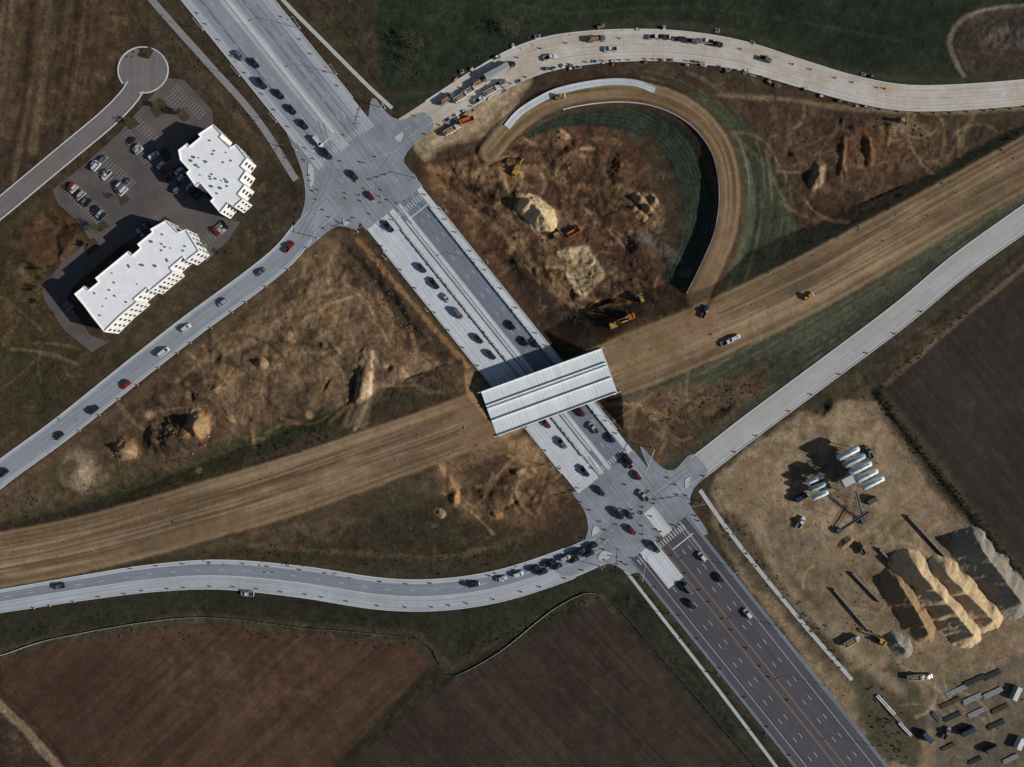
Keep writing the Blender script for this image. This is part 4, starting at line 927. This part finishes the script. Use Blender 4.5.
# ------------------------------------------------------------------ parking lots
sheet('parking_lot',[(168,78),(184,80),(212,110),(213,122),(178,150),(182,165),(216,206),(228,220),(240,222),(228,240),(206,262),(198,246),(186,232),(165,216),(118,248),(74,286),(66,300),(90,335),(108,342),(92,352),(64,330),(44,300),(42,288),(62,262),(90,240),(78,222),(58,204),(52,190),(80,168),(118,134),(128,122)],.05,M_LOT,.4,False)
LOTL=MB()
lotcols=['black','grey','white','silver','black','navy','silver','white','grey','maroon','black','red']
def stalls(p0,p1,depth,n,side=1,cars=.7):
    a0,a1=np.array(W(*p0)),np.array(W(*p1)); t=(a1-a0)/np.linalg.norm(a1-a0); nn=np.array([-t[1],t[0]])*side; L_=np.linalg.norm(a1-a0); st=L_/n
    for i in range(n+1):
        p=a0+t*st*i; q_=p+nn*depth; w_=t*.05; LOTL.add([(*(p-w_),.06),(*(p+w_),.06),(*(q_+w_),.06),(*(q_-w_),.06)],[(0,1,2,3)] if side<0 else [(3,2,1,0)],0)
        if i<n and random.random()<cars:
            c=p+t*st*.5+nn*depth*.5; h=math.atan2(nn[1],nn[0])+(math.pi if random.random()<.4 else 0)
            k=random.choice(kinds); newobj('parked_'+names[k],cm(k,random.choice(lotcols)),c[0],c[1],.055,h+random.uniform(-.03,.03),1.0)
stalls((62,190),(96,224),5.5,15,1,.2); stalls((75,182),(108,214),5.5,14,-1,.6); stalls((97,160),(128,190),5.5,13,1,.5)
stalls((98,159),(129,189),5.5,13,-1,.35); stalls((132,124),(160,152),5.2,12,1,.08); stalls((130,130),(152,158),5.2,12,-1,.1)
stalls((178,84),(206,112),5.2,13,-1,.08); stalls((165,100),(176,112),5.2,5,1,.3); stalls((84,286),(62,304),5,7,1,.3)
stalls((150,158),(178,196),5.2,16,1,.5); stalls((125,238),(155,216),5.2,13,-1,.4); stalls((205,248),(230,228),5.0,9,1,.5); stalls((172,152),(205,198),5,18,-1,.35)
LOTL.obj('parking_markings',[M_WORN])
M_ISL=nmat('planting_soil',A(60,51,37),.3,1)
for p in ([(60,186),(66,182),(78,192),(74,196)],[(96,226),(104,220),(110,226),(100,232)],[(118,196),(124,192),(130,200),(122,206)],[(124,122),(132,116),(140,124),(130,130)],[(160,150),(166,146),(172,158),(166,162)],[(176,112),(182,108),(190,118),(184,122)],[(84,242),(94,238),(100,246),(88,256)],[(150,108),(160,98),(168,108),(156,118)]):
    sheet('planting_island',p,.2,M_ISL,.3)
# ------------------------------------------------------------------ trees
M_BARK=nmat('bark',(.07,.05,.035),.3,3); M_LF=[nmat('foliage_a',(.04,.05,.025),.35,1.5),nmat('foliage_b',(.07,.065,.032),.35,1.5),nmat('foliage_c',(.09,.065,.035),.35,1.5)]
def tree(h=6,r=2.4,seed=0,leaf=170):
    rd=random.Random(seed); mb=MB(); mb.cyl((0,0,-.3),(0,0,h*.45),.16,.1,7,0); tips=[]
    for i in range(7):
        a_=i*2.4+rd.random(); z0=h*(.25+.05*i); e=(math.cos(a_)*r*.7*rd.uniform(.5,1),math.sin(a_)*r*.7*rd.uniform(.5,1),min(h,z0+h*.35)); mb.cyl((0,0,z0),e,.07,.03,5,0); tips.append(e)
        for j in range(2):
            b1=a_+rd.uniform(-1,1); f=(e[0]+math.cos(b1)*r*.3,e[1]+math.sin(b1)*r*.3,e[2]+rd.uniform(0,.8)); mb.cyl(e,f,.03,.015,4,0); tips.append(f)
    for k in range(leaf):
        t=rd.choice(tips); c=Vector((t[0]+rd.gauss(0,r*.2),t[1]+rd.gauss(0,r*.2),t[2]+rd.gauss(0,r*.18))); s_=rd.uniform(.14,.34)
        u=Vector((rd.gauss(0,1),rd.gauss(0,1),rd.gauss(0,1))).normalized(); v_=u.orthogonal().normalized(); mb.add([tuple(c+u*s_),tuple(c+v_*s_),tuple(c-u*s_),tuple(c-v_*s_*.6)],[(0,1,2,3)],rd.choice([1,1,2,3]))
    return mb.mesh('tree',[M_BARK]+M_LF)
TM=[tree(5,2.2,1),tree(7,3.2,2,280),tree(3.5,1.6,3,110)]
for p in [(410,40),(414,62),(408,72),(418,50),(508,30),(516,34)]: 
    x,y=W(*p); newobj('tree',TM[1],x,y,gz(*p),random.random()*6,random.uniform(.8,1.1))
for k in range(34):
    p=random.choice([(60+random.random()*20,186+random.random()*10),(96+random.random()*12,224+random.random()*8),(120,198),(130,122),(165,154),(182,114),(90,246),(158,106),(250+random.gauss(0,5),190+random.gauss(0,22)),(212+random.random()*30,232+random.random()*22),(110+random.random()*80,330-random.random()*60),(40+random.random()*10,270+random.random()*40)])
    x,y=W(*p); newobj('tree',TM[random.choice([0,2,2])],x,y,max(0,gz(*p)),random.random()*6,random.uniform(.6,1))
def scatter(name,mats,specs,kind):
    mb=MB()
    for (x0,y0,x1,y1,w_,n_) in specs:
        for k in range(n_):
            t=random.random(); px=x0+(x1-x0)*t+random.gauss(0,w_); py=y0+(y1-y0)*t+random.gauss(0,w_)
            if abs((px-228-.8*py)/1.28)<42: continue
            x,y=W(px,py); z=gz(px,py)
            if kind=='rock':
                s_=random.uniform(.15,.5)*(1.7 if random.random()<.08 else 1); u=[Vector((random.gauss(0,1),random.gauss(0,1),random.gauss(0,.7))).normalized()*s_*random.uniform(.7,1.1) for _ in range(3)]
                vs=[u[0],u[1].cross(u[0]).normalized()*s_,-u[0],-(u[1].cross(u[0]).normalized()*s_*.8),Vector((0,0,s_*.8)),Vector((0,0,-s_*.5))]
                mb.add([(x+q_.x,y+q_.y,z+.1+q_.z) for q_ in vs],[(0,1,4),(1,2,4),(2,3,4),(3,0,4),(1,0,5),(2,1,5),(3,2,5),(0,3,5)],random.randrange(len(mats)))
            else:
                r=random.uniform(.3,1.0)
                for j in range(10):
                    a_=random.random()*6.28; c=Vector((x+math.cos(a_)*r*random.random(),y+math.sin(a_)*r*random.random(),z+random.random()*r*.7)); u=Vector((random.gauss(0,1),random.gauss(0,1),random.gauss(0,1))).normalized(); v_=u.orthogonal().normalized(); s_=random.uniform(.12,.34)
                    mb.add([tuple(c+u*s_),tuple(c+v_*s_),tuple(c-u*s_),tuple(c-v_*s_)],[(0,1,2,3)],random.randrange(len(mats)))
    mb.obj(name,mats)
scatter('scrub_bushes',M_LF,[(874,392,1030,590,2.5,260),(884,384,1024,262,2,30),(410,20,412,80,5,20),(440,60,620,15,10,20),(720,520,850,672,4,70),(160,30,290,165,5,40),(0,510,330,430,10,100),(200,560,520,560,8,100),(650,420,760,385,8,60),(640,580,790,760,3,40),(0,630,430,640,5,70),(460,655,600,592,3,40),(870,690,900,767,8,60),(1024,130,800,255,5,30),(20,260,60,400,14,60)],'bush')
scatter('rubble',[nmat('rock_tan',A(140,116,86),.3,2),nmat('rock_grey',A(110,98,84),.3,2),nmat('rock_dark',A(66,51,38),.3,2)],[(450,170,640,300,24,500),(540,140,640,220,18,200),(650,195,655,220,8,70),(330,260,440,360,20,200),(200,400,330,330,20,180),(120,448,135,452,7,50),(170,425,205,440,9,90),(450,460,540,500,14,160),(620,400,700,430,14,140),(760,130,930,140,18,180),(740,480,980,690,40,400),(1024,150,620,370,13,80),(480,420,0,560,12,80),(385,310,410,325,8,70)],'rock')
# ------------------------------------------------------------------ stockpiles
def pile(name,ridge,h,slope,mt,seed=0,rr=.25):
    ridge=np.array(ridge,float); R_=h/slope/S; m=R_*1.3+4; x0,y0=ridge.min(0)[:2]-m; x1,y1=ridge.max(0)[:2]+m
    xs=np.arange(x0,x1,.8); ys=np.arange(y0,y1,.8); XX,YY=np.meshgrid(xs,ys); d,sp,sd,L_=pdist(XX,YY,ridge)
    ang=np.arctan2(YY-ridge[0][1],XX-ridge[0][0])
    lob=1+.2*vnoise(sp/7,sd*0+sd*.3,seed)+.12*fbm(XX/9,YY/9,3,seed+30)
    r=d/(R_*lob)
    z=h*(1+.14*vnoise(sp/9,sp*0,seed+5))*np.where(r<1,(1-r)**1.12,-(r-1)*1.2)
    z=z+(fbm(XX/6,YY/6,3,seed+70)*rr+vnoise(sp/2.6+ang*3,d/25,seed+3)*.2)*np.clip(1.3-r,0,1)
    idm=-np.ones(z.shape,int); mb=MB(); vs=[]
    for j in range(z.shape[0]):
        for i in range(z.shape[1]):
            if z[j,i]>-.55: idm[j,i]=len(vs); x,y=W(xs[i],ys[j]); vs.append((x,y,gz(xs[i],ys[j])+z[j,i]))
    fs=[(idm[j,i],idm[j+1,i],idm[j+1,i+1],idm[j,i+1]) for j in range(z.shape[0]-1) for i in range(z.shape[1]-1) if min(idm[j,i],idm[j+1,i],idm[j+1,i+1],idm[j,i+1])>=0]
    mb.add(vs,fs); o=mb.obj(name,[mt]); o.data.polygons.foreach_set('use_smooth',[True]*len(fs)); return o
M_SAND=nmat('sand_gravel',A(166,145,114),.24,.35,.95,.05,bump=.5); M_GRV=nmat('grey_aggregate',A(120,114,103),.24,.4,.95,.05,bump=.5); M_BRN=nmat('brown_fill',A(126,104,78),.25,.5,.95,.05,bump=.5)
pile('sand_stockpile',[(908,564),(924,584),(946,608),(964,630)],7.5,.78,M_SAND,1)
pile('sand_stockpile',[(940,572),(960,592),(984,616)],7.0,.78,M_SAND,2)
pile('gravel_stockpile',[(970,546),(990,570),(1010,598)],8.0,.76,M_GRV,3)
pile('gravel_stockpile',[(894,582),(908,604),(922,630)],5.8,.74,M_BRN,4)
pile('gravel_stockpile',[(894,640),(902,648)],3.4,.66,M_GRV,5)
pile('dirt_pile',[(530,206),(538,212),(544,222)],4.4,.68,M_SAND,7,.6)
pile('dirt_pile',[(197,416),(203,428)],2.2,.55,M_BRN,8,.6)
pile('dirt_pile',[(122,448),(132,452)],1.6,.5,M_BRN,10,.5)
for k,(a_,b1) in enumerate([((636,196),(640,200)),((644,204),(648,210)),((652,196),(654,202)),((640,214),(644,218)),((440,512),(442,514)),((516,168),(520,176)),((262,362),(264,364)),((560,132),(566,136)),((843,545),(850,540))]):
    pile('dirt_pile',[a_,b1],random.uniform(.9,1.5),.55,M_BRN,20+k,.3)
mb=MB()
for (a_,b1) in [((908,517),(946,558)),((853,574),(882,604)),((880,550),(898,570)),((834,590),(868,630))]:
    p0,p1=np.array(W(*a_)),np.array(W(*b1)); L_=np.linalg.norm(p1-p0); n_=int(L_/1.85); t=(p1-p0)/L_
    for i in range(n_):
        p=p0+t*1.85*i; M=Matrix.Translation((p[0],p[1],gz(p[0]/S+512,383.5-p[1]/S)-.05))@Matrix.Rotation(math.atan2(t[1],t[0])+random.uniform(-.04,.04),4,'Z'); mb.box(-.9,.9,-.45,.45,0,.8,0,M,tx=.03,ty=.03); mb.box(-.88,.88,-.43,.43,.803,1.6,0,M,tx=.03,ty=.03)
mb.obj('concrete_block_walls',[M_GRV])
# ------------------------------------------------------------------ batch plant
def tank(px,py,ang,L_,r,z,mt):
    x,y=W(px,py,z); mb=MB(); n=16; prof=[(-L_/2-r*.45,.05),(-L_/2-r*.35,r*.55),(-L_/2,r),(L_/2,r),(L_/2+r*.35,r*.55),(L_/2+r*.45,.05)]
    mb.loft([[(a_,q_*math.cos(2*math.pi*i/n),z+q_*math.sin(2*math.pi*i/n)) for i in range(n)] for a_,q_ in prof],0)
    for a_ in (-L_*.3,0,L_*.3): mb.cyl((a_,0,z),(a_+.08,0,z),r+.04,n=16,m=1)
    for a_ in (-L_*.35,L_*.35):
        for yy in (-r*.7,r*.7): mb.cyl((a_,yy,0),(a_,yy,z-r*.5),.14,n=6,m=1)
        mb.box(a_-.2,a_+.2,-r*.85,r*.85,z-r*.85,z-r*.6,1)
    mb.cyl((0,0,z+r*.9),(0,0,z+r+.5),.35,n=8,m=1)
    mb.box(-L_*.4,L_*.4,-.2,.2,z+r+.1,z+r+.16,1)
    o=mb.obj('cement_silo',[mt,M_ST]); o.location=(x,y,gz(px,py)); o.rotation_euler=(0,0,math.radians(ang)); 
    for p in o.data.polygons: p.use_smooth=len(p.vertices)==4 and p.material_index==0
M_TK=nmat('tank_paint_white',(.56,.63,.66),.15,.8,.4); M_TT=nmat('tank_paint_teal',(.26,.38,.42),.18,.8,.4)
for i in range(5): tank(848+i*6.2,453+i*7.4,27,10.5,1.6,6.5,M_TK if i!=1 else M_TT)
for i in range(3): tank(815+i*2.5,479+i*8,24,7.5,1.4,4.5,M_TT if i%2 else M_TK)
E=bpy.data.objects.new('concrete_batch_plant',None); scene.collection.objects.link(E); x,y=W(838,478); E.location=(x,y,gz(838,478)); E.rotation_euler=(0,0,math.radians(27))
mb=MB()
for sx in (-5,0,5):
    for sy in (-3,3): mb.cyl((sx,sy,0),(sx,sy,8),.18,n=6)
for zz in (3,5.5,8): 
    mb.box(-5.2,5.2,-3.15,-2.95,zz-.1,zz+.1,0); mb.box(-5.2,5.2,2.95,3.15,zz-.1,zz+.1,0)
    for sx in (-5,0,5): mb.box(sx-.1,sx+.1,-2.9,2.9,zz-.1,zz+.1,0)
mb.obj('frame',[M_DK],E)
mb=MB(); mb.box(-3,3,-2,2,8.2,11,0,tx=.2); mb.loft([[(-2,-1.6,8),(2,-1.6,8),(2,1.6,8),(-2,1.6,8)],[(-.5,-.5,5),(.5,-.5,5),(.5,.5,5),(-.5,.5,5)]],0); mb.obj('hopper',[M_ST],E)
mb=MB(); mb.box(-9,-5.6,-2,2,0,3,0); mb.box(-8.8,-5.8,-1.8,1.8,3.003,3.15,1); mb.obj('control_cabin',[M_ST,M_DK],E)
def conveyor(p0,p1,z0,z1):
    a_,b1=np.array(W(*p0)),np.array(W(*p1)); mb=MB(); t=(b1-a_); L_=np.linalg.norm(t); t/=L_; g0=gz(*p0)
    M=Matrix.Translation((a_[0],a_[1],g0))@Matrix.Rotation(math.atan2(t[1],t[0]),4,'Z')
    for yy in (-.7,.7): 
        mb.cyl((0,yy,z0),(L_,yy,z1),.1,n=5,m=0,M=M); mb.cyl((0,yy,z0+.8),(L_,yy,z1+.8),.08,n=5,m=0,M=M)
        k=int(L_/1.5)
        for i in range(k): f0,f1=i/k,(i+1)/k; mb.cyl((L_*f0,yy,z0+(z1-z0)*f0),(L_*f1,yy,z0+(z1-z0)*f1+.8),.04,n=4,m=0,M=M)
    mb.loft([[(0,-.5,z0+.4),(0,.5,z0+.4),(0,.5,z0+.5),(0,-.5,z0+.5)],[(L_,-.5,z1+.4),(L_,.5,z1+.4),(L_,.5,z1+.5),(L_,-.5,z1+.5)]],1,M)
    for f in (.35,.75):
        for yy in (-.7,.7): mb.cyl((L_*f,yy*1.4,0),(L_*f,yy,z0+(z1-z0)*f),.1,n=5,m=0,M=M)
    mb.box(-1.5,1,-1.5,1.5,.3,1.8,2,M,tx=.2,ty=.2)
    mb.obj('conveyor',[M_ST,M_TY,M_DK])
conveyor((862,520),(846,488),1,9); conveyor((838,530),(864,510),1,4)
def container(px,py,ang,c,L_=6):
    mb=MB(); mb.box(-L_/2,L_/2,-1.2,1.2,.1,2.6,0)
    for i in range(int(L_/.6)):
        x=-L_/2+.3+i*.6
        for sy in (-1,1): mb.box(x-.12,x+.12,*sorted((sy*1.203,sy*1.25)),.25,2.45,0)
        mb.box(x-.12,x+.12,-1.1,1.1,2.603,2.64,0)
    for sx in (-1,1): mb.box(*sorted((sx*(L_/2+.003),sx*(L_/2+.06))),-1.15,1.15,.2,2.5,1)
    for sx in (-1,1):
        for sy in (-1,1): mb.box(sx*(L_/2-.1)-.1,sx*(L_/2-.1)+.1,sy*1.1-.1,sy*1.1+.1,0,.098,1)
    o=mb.obj('shipping_container',[c,M_DK]); x,y=W(px,py); o.location=(x,y,gz(px,py)); o.rotation_euler=(0,0,math.radians(ang))
for p in [(800,497,30,PM['navy'],6),(870,500,27,M_DK,5),(1014,692,65,M_ST,7),(966,730,25,PM['navy'],7),(990,748,25,M_DK,6),(1018,742,65,M_WP,6),(925,735,-50,PM['blue'],6)]: container(*p)
def pipes(px,py,ang,L_,n_,r,mt):
    mb=MB()
    for i in range(n_):
        yy=(i-n_/2)*r*2.6; xo=random.uniform(-.4,.4); mb.cyl((-L_/2+xo,yy,r+.1),(L_/2+xo,yy,r+.1),r,n=10,m=0,cap=False); mb.cyl((-L_/2+xo+.01,yy,r+.1),(L_/2+xo-.01,yy,r+.1),r*.82,n=10,m=1)
    for x in (-L_*.3,L_*.3): mb.box(x-.1,x+.1,-n_*r*1.3,n_*r*1.3,0,.1,2)
    o=mb.obj('pipe_stack',[mt,M_DK,M_DIRT]); x,y=W(px,py); o.location=(x,y,gz(px,py)+.05); o.rotation_euler=(0,0,math.radians(ang))
M_RB=nmat('rusty_steel',(.12,.08,.05),.3,1.5,.7)
for p in [(956,690,25,11,6,.16,M_ST),(974,680,25,11,7,.15,M_DK),(950,702,25,11,5,.18,M_RB),(972,698,25,10,7,.15,M_ST),(992,674,25,9,7,.16,M_DK),(992,692,25,10,6,.16,M_ST),(952,716,25,9,6,.16,M_DK),(976,712,25,9,6,.15,M_ST),(1000,708,25,9,6,.16,M_RB),(886,704,-47,13,2,.4,M_KERB),(894,714,-47,12,2,.35,M_GRV),(905,728,-47,9,2,.35,M_KERB),(936,716,-50,6,4,.2,PM['navy']),(996,724,25,9,6,.16,M_DK),(948,746,25,7,4,.2,M_RB),(1010,758,25,8,5,.18,M_ST),(975,760,25,7,5,.16,M_DK)]: pipes(*p)
put(DT[0],914,676,5); car(925,676,'pickup','white',.2); car(945,732,'pickup','grey',1.0); car(800,522,'pickup','white',1.0); car(868,452,'pickup','grey',2); car(860,548,'pickup','black',2)
# ------------------------------------------------------------------ fences
def fence(pts,hh=1.2,step=3,wht=True,name='fence'):
    mb=MB(); P,T,Nn,s=frames(catmull(pts,step/S)); 
    zz=[gz(p[0]/S+512,383.5-p[1]/S) for p in P]
    for i in range(len(P)):
        mb.cyl((P[i][0],P[i][1],zz[i]-.2),(P[i][0],P[i][1],zz[i]+hh),.07,n=5)
        if i: 
            if wht:
                mb.add([(*P[i-1],zz[i-1]-.05),(*P[i],zz[i]-.05),(*(P[i]+Nn[i]*.35),zz[i]+hh*.7),(*(P[i-1]+Nn[i-1]*.35),zz[i-1]+hh*.7)],[(0,1,2,3)],1)
            else:
                for k in (.35,.65,.95): mb.cyl((*P[i-1],zz[i-1]+hh*k),(*P[i],zz[i]+hh*k),.03,n=4)
    mb.obj(name,[M_BARK if not wht else M_ST,nmat('silt_fabric',(.40,.40,.38),.15,.5)])
fence([(-60,672),(0,656),(60,638),(190,618),(300,628),(415,640),(440,665)],1,3,True,'silt_fence')
fence([(444,672),(456,676),(500,652),(560,606),(602,596),(650,645),(760,772)],1,3,True,'silt_fence')
fence([(878,396),(920,450),(1030,588)],1.3,3,False); fence([(880,390),(960,322),(1050,245)],1.3,3,False)
fence([(396,108),(340,20),(300,-30)],1.2,3,False)
# ------------------------------------------------------------------ camera, light, sky
cd=bpy.data.cameras.new('camera'); cam=bpy.data.objects.new('camera',cd); scene.collection.objects.link(cam); cam.location=(0,0,H); cam.rotation_euler=(0,0,0)
cd.sensor_width=36; cd.lens=36/2/(256/H); cd.clip_end=20000; cd.clip_start=1; scene.camera=cam
EL=26; AZ=-14
wd=bpy.data.worlds.new('World'); scene.world=wd; wd.use_nodes=True; nt=wd.node_tree
sk=nt.nodes.new('ShaderNodeTexSky'); sk.sky_type='NISHITA'; sk.sun_disc=False; sk.sun_elevation=math.radians(EL); sk.sun_rotation=math.radians(90-AZ)
bg=nt.nodes['Background']; bg.inputs['Strength'].default_value=.055; nt.links.new(sk.outputs[0],bg.inputs['Color'])
sd_=bpy.data.lights.new('sun','SUN'); sd_.energy=5.0; sd_.angle=math.radians(.5); sd_.color=(1,.955,.885); so=bpy.data.objects.new('sun',sd_); scene.collection.objects.link(so)
dv=Vector((math.cos(math.radians(EL))*math.cos(math.radians(AZ)),math.cos(math.radians(EL))*math.sin(math.radians(AZ)),math.sin(math.radians(EL))))
so.rotation_euler=dv.to_track_quat('Z','Y').to_euler()
scene.view_settings.view_transform='Standard'; scene.view_settings.look='None'; scene.view_settings.exposure=0
print('verts',nv)
